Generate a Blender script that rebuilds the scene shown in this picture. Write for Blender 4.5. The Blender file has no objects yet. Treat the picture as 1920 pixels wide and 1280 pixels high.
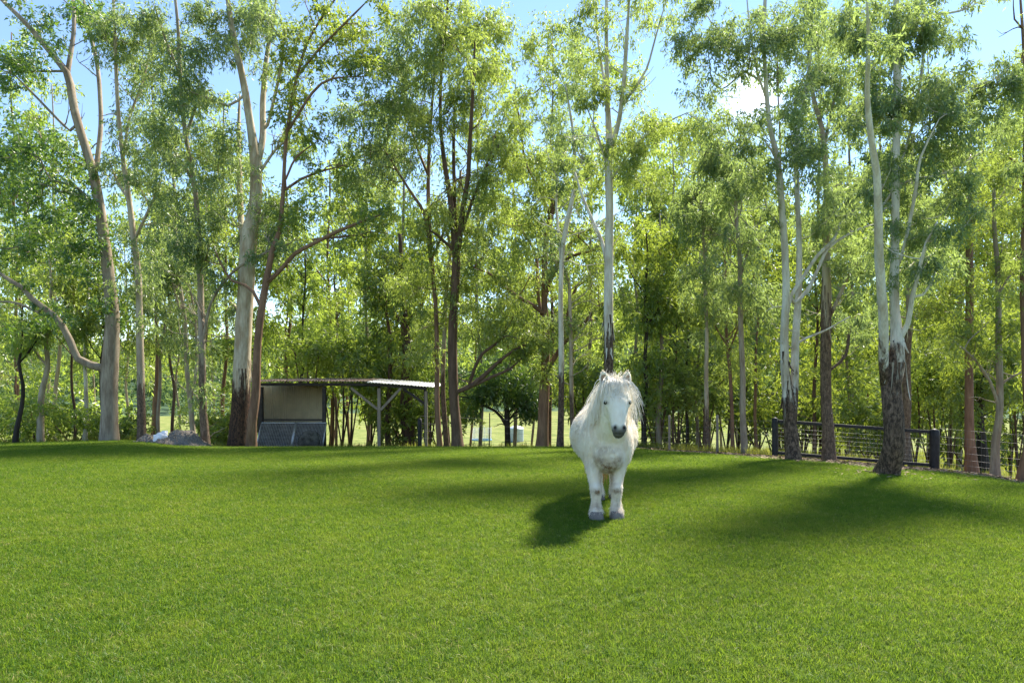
import bpy, math, random
import numpy as np
from mathutils import Vector, Matrix

SC = bpy.context.scene
COL = SC.collection
R = math.radians
F, CX, CY, H = 1250.0, 960.0, 720.0, 1.2      # focal length and level eye line of the photograph, eye height

# ------------------------------------------------------------------ camera, sky, sun, exposure
cam = bpy.data.cameras.new('camera')
cam.sensor_width = 36.0
cam.lens = 36.0 * F / 1920.0
cam.shift_y = (CY - 640.0) / 1920.0
cam.clip_end = 4000.0
cam_ob = bpy.data.objects.new('camera', cam)
COL.objects.link(cam_ob)
cam_ob.location = (0, 0, H)
cam_ob.rotation_euler = (R(90), 0, 0)
SC.camera = cam_ob

SUN_DIR = Vector(((1415 - CX) / F, 1.0, (CY - 180) / F)).normalized()
SUN_EL = math.asin(SUN_DIR.z)
SUN_AZ = math.atan2(SUN_DIR.x, SUN_DIR.y)
LAMP_EL, LAMP_AZ = R(48), R(38)
LAMP_DIR = Vector((math.sin(LAMP_AZ) * math.cos(LAMP_EL), math.cos(LAMP_AZ) * math.cos(LAMP_EL), math.sin(LAMP_EL)))
world = bpy.data.worlds.new('World')
SC.world = world
world.use_nodes = True
wn, wl = world.node_tree.nodes, world.node_tree.links
bg = wn['Background']
sky = wn.new('ShaderNodeTexSky')
sky.sky_type = 'NISHITA'
sky.sun_disc = False
sky.sun_elevation = LAMP_EL
sky.sun_rotation = LAMP_AZ
sky.altitude = 100.0
sky.air_density = 1.0
sky.dust_density = 0.0
sky.ozone_density = 2.6
bg.inputs['Strength'].default_value = 0.10
# the sun itself and the bright ring of air round it, seen through the crowns
tc = wn.new('ShaderNodeTexCoord')
dot = wn.new('ShaderNodeVectorMath'); dot.operation = 'DOT_PRODUCT'
dot.inputs[1].default_value = SUN_DIR
wl.new(tc.outputs['Generated'], dot.inputs[0])
ac = wn.new('ShaderNodeMath'); ac.operation = 'ARCCOSINE'
wl.new(dot.outputs['Value'], ac.inputs[0])
def wmath(op, a, b):
    n = wn.new('ShaderNodeMath'); n.operation = op
    for i, v in enumerate((a, b)):
        if isinstance(v, (int, float)): n.inputs[i].default_value = v
        else: wl.new(v, n.inputs[i])
    return n.outputs[0]
core = wmath('MULTIPLY', wmath('EXPONENT', wmath('MULTIPLY', wmath('POWER', wmath('DIVIDE', ac.outputs[0], 0.0055), 2.0), -1.0), 0), 60.0)
ring = wmath('MULTIPLY', wmath('EXPONENT', wmath('MULTIPLY', wmath('DIVIDE', ac.outputs[0], 0.014), -1.0), 0), 2.2)
glow = wn.new('ShaderNodeBackground')
glow.inputs['Color'].default_value = (1.0, 0.95, 0.86, 1)
wl.new(wmath('ADD', core, ring), glow.inputs['Strength'])
addw = wn.new('ShaderNodeAddShader')
wl.new(sky.outputs[0], bg.inputs['Color'])
wl.new(bg.outputs[0], addw.inputs[0]); wl.new(glow.outputs[0], addw.inputs[1])
wl.new(addw.outputs[0], wn['World Output'].inputs['Surface'])

sun = bpy.data.lights.new('sun', 'SUN')
sun.energy = 4.7
sun.angle = R(7)
sun.color = (1.0, 0.93, 0.80)
sun_ob = bpy.data.objects.new('sun', sun)
COL.objects.link(sun_ob)
sun_ob.rotation_euler = LAMP_DIR.to_track_quat('Z', 'Y').to_euler()
sun_ob.location = LAMP_DIR * 60

vs = SC.view_settings
vs.view_transform = 'Standard'; vs.look = 'None'; vs.gamma = 1.0
vs.use_curve_mapping = False
vs.exposure = 1.6
SC.render.engine = 'CYCLES'
cy = SC.cycles
cy.max_bounces = 12; cy.diffuse_bounces = 7; cy.glossy_bounces = 2
cy.transmission_bounces = 8; cy.transparent_max_bounces = 6
cy.sample_clamp_indirect = 6.0
cy.caustics_reflective = False; cy.caustics_refractive = False
cy.use_denoising = True
cy.denoiser = 'OPENIMAGEDENOISE'
cy.denoising_input_passes = 'RGB_ALBEDO_NORMAL'
cy.denoising_prefilter = 'NONE'

# ------------------------------------------------------------------ helpers
rng = np.random.default_rng(11)
random.seed(5)

def at(px, py, Y):
    return np.array([(px - CX) / F * Y, Y, H - (py - CY) / F * Y])

CREST_PX = np.array([-2500, -400, 0, 130, 230, 275, 330, 430, 1000, 1200, 1330, 1453, 1550, 1660, 1750, 1850, 1920, 2300, 4500], float)
CREST_PY = np.array([836, 834, 833, 829, 826, 828, 836, 839, 839, 840, 846, 853, 860, 870, 879, 889, 903, 926, 936], float)
START = 5.0
def crest(x, y):
    t = x / np.maximum(y, 1.0)
    m = (np.interp(t * F + CX, CREST_PX, CREST_PY) - CY) / F
    u = 2 * (H - m * START) / m
    return m, u
def G(x, y):
    """height of the ground: a level lawn that rounds over and falls to a valley, with hills far off"""
    x = np.asarray(x, float); y = np.asarray(y, float)
    m, u = crest(x, y)
    v = np.maximum(y - START, 0)
    k = m / (2 * u)
    near = -k * np.minimum(v, u) ** 2
    e = np.maximum(v - u, 0)
    line = near - m * e - 0.0045 * np.minimum(e, 30) ** 2 * (e < 30) - (e >= 30) * 4.05
    floor = -6.6 + 0.25 * np.sin(x * .03 + 1) * np.sin(y * .04)
    z = np.where(v <= u, near, np.log(np.exp(np.clip((line) * 2, -60, 20)) + np.exp(floor * 2)) / 2)
    r = np.hypot(x, y)
    hill = np.clip((r - 190) / 330, 0, 1) ** 1.3
    hh = 44 + 16 * np.sin(x * .009 + .5) + 9 * np.sin(x * .021 + y * .01) + 4 * np.sin(x * .05 + y * .03)
    return z + np.where(y > 0, hill * hh, hill * 30)
def g1(x, y): return float(G(np.array([x]), np.array([y]))[0])
def hitY(px, py):
    """depth at which the ray through a lawn pixel meets the lawn"""
    Y = np.linspace(1.5, 40, 1600)
    x = (px - CX) / F * Y
    pp = CY + (H - G(x, Y)) / Y * F
    i = np.argmax(pp <= py)
    return float(Y[i]) if pp.min() <= py else float(Y[np.argmin(pp)])

def mesh_obj(name, V, faces, mat, parent=None, attrs=None, smooth=True, mesh_only=False, normals=None):
    """V (n,3); faces: list of arrays (k, 3|4)"""
    V = np.asarray(V, np.float32)
    me = bpy.data.meshes.new(name)
    if not isinstance(faces, list): faces = [faces]
    faces = [np.asarray(f, np.int32) for f in faces if len(f)]
    me.vertices.add(len(V)); me.vertices.foreach_set('co', V.ravel())
    loops = np.concatenate([f.ravel() for f in faces])
    tot = np.concatenate([np.full(len(f), f.shape[1], np.int32) for f in faces])
    start = np.concatenate([[0], np.cumsum(tot)[:-1]]).astype(np.int32)
    me.loops.add(len(loops)); me.loops.foreach_set('vertex_index', loops)
    me.polygons.add(len(tot)); me.polygons.foreach_set('loop_start', start)
    me.polygons.foreach_set('use_smooth', np.full(len(tot), smooth, bool))
    for k, a in (attrs or {}).items():
        at_ = me.attributes.new(k, 'FLOAT', 'POINT')
        at_.data.foreach_set('value', np.asarray(a, np.float32).ravel())
    me.update(calc_edges=True)
    me.validate()
    if normals is not None: me.normals_split_custom_set_from_vertices(np.asarray(normals, float).tolist())
    if mat: me.materials.append(mat)
    if mesh_only: return me
    ob = bpy.data.objects.new(name, me)
    COL.objects.link(ob)
    if parent: ob.parent = parent
    return ob

class MB:
    """collects geometry that becomes ONE mesh object"""
    def __init__(s): s.V = []; s.Q = []; s.T = []; s.n = 0; s.A = []
    def add(s, V, Q=None, T=None, A=None):
        V = np.asarray(V, float)
        if Q is not None and len(Q): s.Q.append(np.asarray(Q) + s.n)
        if T is not None and len(T): s.T.append(np.asarray(T) + s.n)
        s.V.append(V); s.n += len(V)
        s.A.append(np.zeros(len(V)) if A is None else np.asarray(A, float))
    def box(s, c, d, rot=None):
        """centre, full dimensions; corners slightly chamfered so that edges catch light"""
        hx, hy, hz = np.asarray(d, float) / 2
        b = min(hx, hy, hz) * 0.18
        V = []
        for sx in (-1, 1):
            for sy in (-1, 1):
                for sz in (-1, 1):
                    V += [(sx * (hx - b), sy * (hy - b), sz * hz), (sx * (hx - b), sy * hy, sz * (hz - b)), (sx * hx, sy * (hy - b), sz * (hz - b))]
        V = np.array(V)
        me = bmesh_hull(V)
        if rot is not None: V = V @ np.array(rot).T
        s.add(V + np.asarray(c, float), T=me)
    def tube(s, P, r, sides=8, cap=True, A=None, wob=0.0, seed=0):
        V, Q, T, ring = tube(P, r, sides, cap, wob, seed)
        a = None
        if A is not None: a = np.concatenate([np.repeat(np.asarray(A, float), sides), np.zeros(len(V) - len(P) * sides)])
        s.add(V, Q, T, a)
    def build(s, name, mat, parent=None, attr=None, smooth=True):
        V = np.concatenate(s.V)
        f = []
        if s.Q: f.append(np.concatenate(s.Q))
        if s.T: f.append(np.concatenate(s.T))
        return mesh_obj(name, V, f, mat, parent, {attr: np.concatenate(s.A)} if attr else None, smooth)

_hull_cache = {}
def bmesh_hull(V):
    import bmesh
    if 'h' in _hull_cache: return _hull_cache['h']
    # the chamfered box has a fixed topology: take it once from a hull of a generic one
    g = []
    for sx in (-1, 1):
        for sy in (-1, 1):
            for sz in (-1, 1):
                g += [(sx * .8, sy * .8, sz), (sx * .8, sy, sz * .8), (sx, sy * .8, sz * .8)]
    bm = bmesh.new()
    vs_ = [bm.verts.new(p) for p in g]
    bmesh.ops.convex_hull(bm, input=vs_)
    bm.verts.index_update()
    bmesh.ops.triangulate(bm, faces=bm.faces[:])
    bmesh.ops.recalc_face_normals(bm, faces=bm.faces[:])
    T = np.array([[v.index for v in f.verts] for f in bm.faces])
    bm.free()
    _hull_cache['h'] = T
    return T

def resample(P, r, step):
    """Catmull-Rom through the points"""
    P = np.asarray(P, float); r = np.asarray(r, float)
    n = len(P)
    if n < 2: return P, r
    E = np.vstack([2 * P[0] - P[1], P, 2 * P[-1] - P[-2]])
    out, ro = [], []
    for i in range(n - 1):
        p0, p1, p2, p3 = E[i], E[i + 1], E[i + 2], E[i + 3]
        k = max(1, int(np.linalg.norm(p2 - p1) / step))
        for j in range(k):
            t = j / k
            out.append(.5 * ((2 * p1) + (-p0 + p2) * t + (2 * p0 - 5 * p1 + 4 * p2 - p3) * t * t + (-p0 + 3 * p1 - 3 * p2 + p3) * t ** 3))
            ro.append(r[i] * (1 - t) + r[i + 1] * t)
    out.append(P[-1]); ro.append(r[-1])
    return np.array(out), np.array(ro)

def tube(P, r, sides=8, cap=True, wob=0.0, seed=0):
    P = np.asarray(P, float); n = len(P)
    r = np.broadcast_to(np.asarray(r, float), (n,))
    T = np.gradient(P, axis=0)
    T /= np.linalg.norm(T, axis=1)[:, None] + 1e-9
    a = np.array([1., 0, 0]) if abs(T[0][0]) < .8 else np.array([0, 1., 0])
    N = np.zeros_like(P)
    N[0] = a - T[0] * (a @ T[0]); N[0] /= np.linalg.norm(N[0])
    for i in range(1, n):
        v = N[i - 1] - T[i] * (N[i - 1] @ T[i])
        N[i] = v / (np.linalg.norm(v) + 1e-9)
    B = np.cross(T, N)
    th = np.arange(sides) / sides * 2 * np.pi
    rr = np.repeat(r[:, None], sides, 1)
    if wob:
        g = np.random.default_rng(seed)
        ph = g.uniform(0, 6.28, 6)
        s = np.concatenate([[0], np.cumsum(np.linalg.norm(np.diff(P, axis=0), axis=1))])[:, None]
        w = .5 * np.sin(2 * th[None] + ph[0] + s * 1.3) + .35 * np.sin(3 * th[None] + ph[1] - s * .8) + .3 * np.sin(s * 4 + ph[2] + th[None]) + g.normal(0, .5, rr.shape)
        rr = rr * (1 + wob * w)
    V = P[:, None] + rr[..., None] * (np.cos(th)[None, :, None] * N[:, None] + np.sin(th)[None, :, None] * B[:, None])
    V = V.reshape(-1, 3)
    i = np.arange(n - 1)[:, None] * sides
    j = np.arange(sides)[None]
    j2 = (j + 1) % sides
    Q = np.stack([i + j, i + j2, i + sides + j2, i + sides + j], -1).reshape(-1, 4)
    Tt = []
    if cap:
        V = np.vstack([V, P[0], P[-1] + T[-1] * r[-1] * .4])
        c0, c1 = n * sides, n * sides + 1
        for k in range(sides):
            Tt.append((c0, (k + 1) % sides, k))
            Tt.append((c1, (n - 1) * sides + k, (n - 1) * sides + (k + 1) % sides))
    return V, Q, Tt, sides

def empty(name, loc, label=None, cat=None, group=None, rz=0.0):
    o = bpy.data.objects.new(name, None)
    o.empty_display_size = .3
    COL.objects.link(o)
    o.location = loc; o.rotation_euler = (0, 0, rz)
    tag(o, label, cat, group)
    return o
def tag(o, label=None, cat=None, group=None, kind=None):
    if label: o['label'] = label
    if cat: o['category'] = cat
    if group: o['group'] = group
    if kind: o['kind'] = kind
    return o

# ------------------------------------------------------------------ materials
class NT:
    def __init__(s, name):
        s.m = bpy.data.materials.new(name); s.m.use_nodes = True
        s.n, s.l = s.m.node_tree.nodes, s.m.node_tree.links
        s.n.clear()
        s.out = s.n.new('ShaderNodeOutputMaterial')
    def node(s, t, **kw):
        n = s.n.new(t)
        for k, v in kw.items(): setattr(n, k, v)
        return n
    def put(s, sock, v):
        if isinstance(v, bpy.types.NodeSocket): s.l.new(v, sock)
        elif v is not None:
            if isinstance(v, (tuple, list)) and len(v) == 3 and sock.type == 'RGBA': v = (*v, 1)
            sock.default_value = v
    def math(s, op, a, b=0.0, clamp=False):
        n = s.node('ShaderNodeMath', operation=op); n.use_clamp = clamp
        s.put(n.inputs[0], a); s.put(n.inputs[1], b)
        return n.outputs[0]
    def mix(s, f, a, b):
        n = s.node('ShaderNodeMix', data_type='RGBA')
        s.put(n.inputs[0], f); s.put(n.inputs[6], a); s.put(n.inputs[7], b)
        return n.outputs[2]
    def ramp(s, f, stops):
        n = s.node('ShaderNodeValToRGB')
        e = n.color_ramp.elements
        while len(e) < len(stops): e.new(.5)
        for el, (p, c) in zip(e, stops):
            el.position = p; el.color = (*c, 1) if len(c) == 3 else c
        s.put(n.inputs[0], f)
        return n.outputs[0]
    def noise(s, vec, scale, detail=3.0, rough=.55, dist=0.0):
        n = s.node('ShaderNodeTexNoise')
        s.put(n.inputs['Vector'], vec); n.inputs['Scale'].default_value = scale
        n.inputs['Detail'].default_value = detail; n.inputs['Roughness'].default_value = rough
        n.inputs['Distortion'].default_value = dist
        return n.outputs['Fac']
    def attr(s, name):
        n = s.node('ShaderNodeAttribute'); n.attribute_name = name
        return n.outputs['Fac']
    def pos(s): return s.node('ShaderNodeNewGeometry').outputs['Position']
    def obj(s): return s.node('ShaderNodeTexCoord').outputs['Object']
    def scalev(s, v, sc):
        n = s.node('ShaderNodeMapping'); n.inputs['Scale'].default_value = sc
        s.put(n.inputs[0], v)
        return n.outputs[0]
    def bump(s, h, strength, dist):
        n = s.node('ShaderNodeBump'); n.inputs['Strength'].default_value = strength; n.inputs['Distance'].default_value = dist
        s.put(n.inputs['Height'], h)
        return n.outputs[0]
    def surf(s, sh): s.l.new(sh, s.out.inputs['Surface'])
    def principled(s, col, rough=.8, metal=0.0, normal=None, spec=.3, **kw):
        n = s.node('ShaderNodeBsdfPrincipled')
        s.put(n.inputs['Base Color'], col); s.put(n.inputs['Roughness'], rough); s.put(n.inputs['Metallic'], metal)
        s.put(n.inputs['Specular IOR Level'], spec)
        if normal is not None: s.l.new(normal, n.inputs['Normal'])
        for k, v in kw.items(): s.put(n.inputs[k], v)
        s.surf(n.outputs[0])
        return s.m

def leaf_mat(name, dark, mid, light, trans, tw=.56, gloss=.06):
    t = NT(name)
    a = t.attr('tint')
    col = t.ramp(a, [(0, dark), (.5, mid), (1, light)])
    tcol = t.mix(.72, col, trans)
    d = t.node('ShaderNodeBsdfDiffuse'); t.put(d.inputs['Color'], col)
    tr = t.node('ShaderNodeBsdfTranslucent'); t.put(tr.inputs['Color'], tcol)
    m = t.node('ShaderNodeMixShader'); m.inputs[0].default_value = tw
    t.l.new(d.outputs[0], m.inputs[1]); t.l.new(tr.outputs[0], m.inputs[2])
    g = t.node('ShaderNodeBsdfAnisotropic'); g.inputs['Roughness'].default_value = .38
    m2 = t.node('ShaderNodeMixShader'); m2.inputs[0].default_value = gloss
    t.l.new(m.outputs[0], m2.inputs[1]); t.l.new(g.outputs[0], m2.inputs[2])
    t.surf(m2.outputs[0])
    return t.m

LEAF = {
    'grey':   leaf_mat('gum_leaf_grey', (.055, .100, .050), (.105, .165, .080), (.170, .230, .095), (.46, .60, .13)),
    'yellow': leaf_mat('gum_leaf_yellow', (.080, .120, .030), (.150, .195, .045), (.250, .280, .065), (.52, .66, .10)),
    'dark':   leaf_mat('broad_leaf_dark', (.025, .075, .016), (.050, .120, .024), (.105, .180, .034), (.34, .54, .05), .42, .08),
    'green':  leaf_mat('bush_leaf_green', (.042, .100, .020), (.085, .160, .028), (.150, .220, .038), (.50, .60, .06)),
    'lime':   leaf_mat('sunny_leaf_lime', (.090, .145, .026), (.170, .225, .038), (.270, .310, .055), (.54, .70, .09), .58),
}

def bark_mat(name, smooth, patch, base, basedark, streak=.3, scale=1.0, bumpd=.02):
    """attribute bk: metres above the height where the rough base bark ends"""
    t = NT(name)
    p = t.pos()
    lo = t.noise(t.scalev(p, (1, 1, .25)), 6 * scale, 4, .6)
    hi = t.noise(t.scalev(p, (1, 1, .45)), 26 * scale, 4, .65)
    fib = t.noise(t.scalev(p, (1, 1, .08)), 40 * scale, 3, .6)
    sm = t.mix(t.ramp(lo, [(.42, (0, 0, 0)), (.62, (1, 1, 1))]), smooth, patch)
    sm = t.mix(t.math('MULTIPLY', t.ramp(fib, [(.45, (0, 0, 0)), (.7, (1, 1, 1))]), streak), sm, tuple(c * .45 for c in patch))
    spot = t.ramp(hi, [(.66, (0, 0, 0)), (.74, (1, 1, 1))])
    sm = t.mix(t.math('MULTIPLY', spot, .6), sm, tuple(c * .35 for c in patch))
    ba = t.mix(t.ramp(hi, [(.42, (0, 0, 0)), (.60, (1, 1, 1))]), basedark, base)
    ba = t.mix(t.math('MULTIPLY', t.ramp(t.noise(t.scalev(p, (1, 1, .6)), 55 * scale, 3, .6), [(.60, (0, 0, 0)), (.68, (1, 1, 1))]), .5), ba, tuple(min(1, c * 2.2) for c in base))
    ba = t.mix(t.math('MULTIPLY', t.ramp(fib, [(.4, (0, 0, 0)), (.66, (1, 1, 1))]), .55), ba, basedark)
    e = t.math('ADD', t.attr('bk'), t.math('MULTIPLY', t.math('SUBTRACT', t.math('ADD', t.math('MULTIPLY', t.noise(t.scalev(p, (1, 1, .10)), 11, 4, .7), .6), t.math('MULTIPLY', t.noise(t.scalev(p, (1, 1, .5)), 5, 4, .65), .4)), .5), 3.4))
    f = t.ramp(t.math('ADD', t.math('MULTIPLY', e, 2.0), .5), [(.2, (0, 0, 0)), (.8, (1, 1, 1))])
    col = t.mix(f, ba, sm)
    hb = t.math('ADD', t.math('MULTIPLY', fib, t.math('SUBTRACT', 1.15, f)), t.math('MULTIPLY', hi, t.math('SUBTRACT', 1.1, f)))
    return t.principled(col, .85, normal=t.bump(hb, .9, bumpd), spec=.2)

BARK = {
    'white': bark_mat('bark_white_gum', (.66, .62, .53), (.44, .37, .275), (.20, .135, .095), (.05, .034, .025)),
    'cream': bark_mat('bark_cream_gum', (.54, .47, .35), (.35, .26, .165), (.12, .065, .04), (.025, .018, .014), .5),
    'grey':  bark_mat('bark_grey', (.36, .30, .225), (.235, .18, .13), (.24, .18, .125), (.10, .07, .05), .5),
    'brown': bark_mat('bark_brown', (.15, .095, .065), (.10, .062, .042), (.13, .078, .05), (.035, .022, .016), .6),
    'red':   bark_mat('bark_red_brown', (.25, .15, .095), (.17, .095, .06), (.19, .12, .08), (.055, .036, .026), .5),
    'dark':  bark_mat('bark_dark', (.055, .045, .036), (.035, .028, .022), (.05, .04, .03), (.018, .014, .012), .4),
    'pale':  bark_mat('bark_pale', (.46, .39, .29), (.34, .26, .18), (.22, .15, .105), (.08, .055, .04), .4),
}

# ------------------------------------------------------------------ trees
N_LEAVES = 0
def leaf_arrays(C, rad, per, L, W, droop, g, tint_c, spread=1.0):
    """leaves on short hanging sprays round each clump centre; returns verts, quads, tint"""
    global N_LEAVES
    nc = len(C)
    ns = max(3, per // 11)
    k = per // ns
    d = g.normal(size=(nc, ns, 3)); d /= np.linalg.norm(d, axis=2)[..., None]
    rr = g.uniform(0, 1, (nc, ns, 1)) ** .5
    st = C[:, None] + d * rr * rad[:, None, None] * np.array([1, 1, .78]) * spread
    sd = d * .7 + g.normal(size=d.shape) * .45 + np.array([0, 0, -droop])
    sd /= np.linalg.norm(sd, axis=2)[..., None]
    sl = rad[:, None, None] * g.uniform(.35, .95, (nc, ns, 1))
    t = np.linspace(0, 1, k)[None, None, :, None]
    p = st[:, :, None] + sd[:, :, None] * sl[:, :, None] * t + np.array([0, 0, -1.]) * (droop * .35 * sl[:, :, None] * t * t)
    p = p + g.normal(size=p.shape) * (.22 * L)
    ld = sd[:, :, None] * .5 + g.normal(size=p.shape) * .62 + np.array([0, 0, -droop * .8])
    ld /= np.linalg.norm(ld, axis=3)[..., None]
    sv = np.cross(ld, g.normal(size=p.shape)); sv /= np.linalg.norm(sv, axis=3)[..., None] + 1e-9
    sz = g.uniform(.6, 1.25, p.shape[:3] + (1,))
    p, ld, sv, sz = (a.reshape(-1, a.shape[-1]) for a in (p, ld, sv, sz))
    n = len(p)
    N_LEAVES += n
    nrm = np.cross(ld, sv)
    V = np.empty((n, 4, 3))
    V[:, 0] = p
    V[:, 1] = p + ld * L * .42 * sz + sv * W * .5 * sz + nrm * W * .12
    V[:, 2] = p + ld * L * sz
    V[:, 3] = p + ld * L * .42 * sz - sv * W * .5 * sz + nrm * W * .12
    Q = np.arange(n * 4).reshape(n, 4)
    ti = np.repeat(np.clip(np.repeat(tint_c, ns * k) + g.normal(0, .17, n), 0, 1), 4)
    return V.reshape(-1, 3), Q, ti

class Skel:
    def __init__(s): s.P = []; s.par = []; s.w = []; s.r = []
    def line(s, P, r, start=-1):
        k = start
        for p, q in zip(P, r):
            s.P.append(p); s.par.append(k); s.r.append(q); k = len(s.P) - 1
        return k

def px_line(pts, Y, dy=0.0, depth0=0.0, g=None):
    """pixel outline (px, py, width) at depth Y; the line wanders in depth as it leaves its start"""
    P, r = [], []
    x0 = None
    run = 0
    for i, q in enumerate(pts):
        if i: run += math.hypot(q[0] - pts[i - 1][0], q[1] - pts[i - 1][1]) * Y / F
        yy = Y + depth0 + dy * run
        P.append(at(q[0], q[1], yy)); r.append(q[2] * .5 * yy / F)
    return np.array(P), np.array(r)

def tree(label, bark, Y, trunk, trans=None, limbs=(), blobs=(), leaf='grey', name='gum_tree', cat='tree', group=None,
         per=255, Lk=.0070, wk=.25, droop=.75, sides=10, seed=None, crad=1.0, rough=.035, tint=.45, ivy=None):
    g = np.random.default_rng(seed if seed is not None else int(trunk[0][0] * 7 + Y))
    bx = (trunk[0][0] - CX) / F * Y
    gz = g1(bx, Y)
    P, r = px_line(trunk, Y)
    if P[0][2] > gz - .05:
        P = np.vstack([[P[0][0] + (P[0][0] - P[1][0]) * .02, Y, gz - .15], P]); r = np.concatenate([[r[0] * 1.12], r])
    P[:, 1] += np.cumsum(g.normal(0, .05, len(P))) * (np.arange(len(P)) > 1)
    ph = g.uniform(0, 6)
    ztr = H - (trans - CY) / F * Y if trans is not None else -99
    root = empty(name, (bx, Y, gz), label, cat, group)
    o = np.array([bx, Y, gz])
    sk = Skel()
    step = max(.18, Y * .012)
    Pt, rt = resample(P, r, step)
    # flare at the foot
    hgt = Pt[:, 2] - gz
    rt = rt * .96 * (1 + .2 * np.exp(-np.maximum(hgt, 0) / .25))
    tm = MB(); tm.tube(Pt - o, rt, sides, A=Pt[:, 2] - ztr, wob=rough, seed=int(bx * 100) % 997)
    tm.build('trunk', BARK[bark], root, 'bk')
    sk.line(Pt, rt)
    tips = []
    for li, lb in enumerate(limbs):
        Pl, rl = px_line(lb, Y, g.uniform(.15, .4) * g.choice([-1, 1]))
        # join the limb to the wood it grows from
        allp = np.array(sk.P)
        dd = np.linalg.norm((allp - Pl[0]) * np.array([1, .3, 1]), axis=1)
        j = int(np.argmin(dd))
        Pl[:, 1] += allp[j][1] - Y
        if dd[j] > rl[0] * .5:
            Pl = np.vstack([allp[j], Pl]); rl = np.concatenate([[rl[0]], rl])
        rl[-1] *= .5
        Pl, rl = resample(Pl, rl, step)
        lm = MB(); lm.tube(Pl - o, rl, max(6, sides - 2), A=Pl[:, 2] - ztr + .0, wob=rough, seed=li + 3)
        lm.build('limb', BARK[bark], root, 'bk')
        sk.line(Pl, rl, j)
        if len(blobs) and lb[-1][2] <= 5:
            tips += [Pl[-1] + g.normal(0, .12, 3), Pl[int(len(Pl) * .8)] + g.normal(0, .3, 3), Pl[int(len(Pl) * .9)] + g.normal(0, .35, 3)]
    if trans and sides >= 12:
        # strips of shed bark hanging where the smooth wood begins
        bs = MB()
        for _ in range(26):
            z0 = ztr + g.uniform(-.25, .75) ** 1
            i = int(np.argmin(np.abs(Pt[:, 2] - z0))); c0, r0 = Pt[i], rt[i]
            a = g.uniform(0, 6.283); L_ = g.uniform(.15, .55); w_ = g.uniform(.008, .028)
            dirn = np.array([math.cos(a), math.sin(a), 0]); sd = np.array([-dirn[1], dirn[0], 0])
            ks = np.linspace(0, 1, 5)
            lift = g.uniform(.01, .10)
            pp = [c0 + dirn * (r0 * 1.03 + lift * q * q) + sd * (g.normal(0, .015) * q) - np.array([0, 0, L_ * q]) for q in ks]
            Vs = []
            for q, b_ in zip(ks, pp):
                wq = w_ * (1 - .6 * q); tw_ = 1.2 * q
                sv_ = sd * math.cos(tw_) + dirn * math.sin(tw_)
                Vs += [b_ - sv_ * wq - o, b_ + sv_ * wq - o]
            bs.add(Vs, Q=[(2 * k, 2 * k + 1, 2 * k + 3, 2 * k + 2) for k in range(4)], A=[g.choice([-3.0, 3.0])] * 10)
        bs.build('bark_strips', BARK[bark], root, 'bk')['kind'] = 'stuff'
    # clumps of leaves
    C, CR, CT = [], [], []
    for tp in tips:
        C.append(tp); CR.append(g.uniform(14, 22) * Y / F * crad); CT.append(np.clip(tint + g.normal(0, .14), 0, 1))
    for b in blobs:
        bx_, by_, rx, ry, dens = b[:5]
        n = max(1, int(round(dens * math.pi * rx * ry / 900.)))
        a = g.uniform(0, 2 * np.pi, n); q = np.sqrt(g.uniform(0, 1, n))
        cx_ = bx_ + rx * q * np.cos(a); cy_ = by_ + ry * q * np.sin(a)
        dep = g.uniform(-1, 1, n) * min(max(rx, 30) * Y / F * 1.1, 2.2)
        off = b[5] if len(b) > 5 else 0
        for u_, v_, w_ in zip(cx_, cy_, dep):
            C.append(at(u_, v_, Y + w_))
            CR.append(g.uniform(17, 30) * Y / F * crad)
            CT.append(np.clip(tint + off + g.normal(0, .14), 0, 1))
    if C:
        C = np.array(C); CR = np.array(CR); CT = np.array(CT)
        base = np.array(sk.P)
        d0 = np.array([np.min(np.linalg.norm(base - c, axis=1)) for c in C])
        paths = []
        P_ = [p for p in sk.P]; par = list(sk.par); fix = len(P_); cnt = [0] * fix
        arr = np.zeros((fix + len(C) * 5, 3)); arr[:fix] = base; m = fix
        for c in C[np.argsort(d0)]:
            A_ = arr[:m]
            cost = np.linalg.norm(A_ - c, axis=1) + .9 * np.maximum(A_[:, 2] - c[2] + .1, 0)
            j = int(np.argmin(cost))
            p0 = arr[j]
            L_ = np.linalg.norm(c - p0)
            nn = 4
            prev = j; ids = [j]
            bend = g.normal(0, .10 * L_, 3) + np.array([0, 0, -.14 * L_])
            for q in range(1, nn + 1):
                tq = q / nn
                pp = p0 + (c - p0) * tq + bend * 4 * tq * (1 - tq) + g.normal(0, .02 * L_, 3) * (q < nn)
                arr[m] = pp; par.append(prev); cnt.append(0); prev = m; ids.append(m); m += 1
            paths.append(ids)
        use = np.zeros(m)
        for ids in paths:
            k = ids[-1]
            while k >= fix:
                use[k] += 1; k = par[k]
        tw = MB()
        unit = max(.0042, Y * .00030)
        for ids in paths:
            rr = unit * np.sqrt(use[ids[1:]])
            rr = np.concatenate([[rr[0]], rr]); rr[-1] *= .5
            tw.tube(arr[ids] - o, rr, 5 if rr[0] > unit * 2 else 4, cap=False, A=np.full(len(ids), 5.0))
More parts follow.
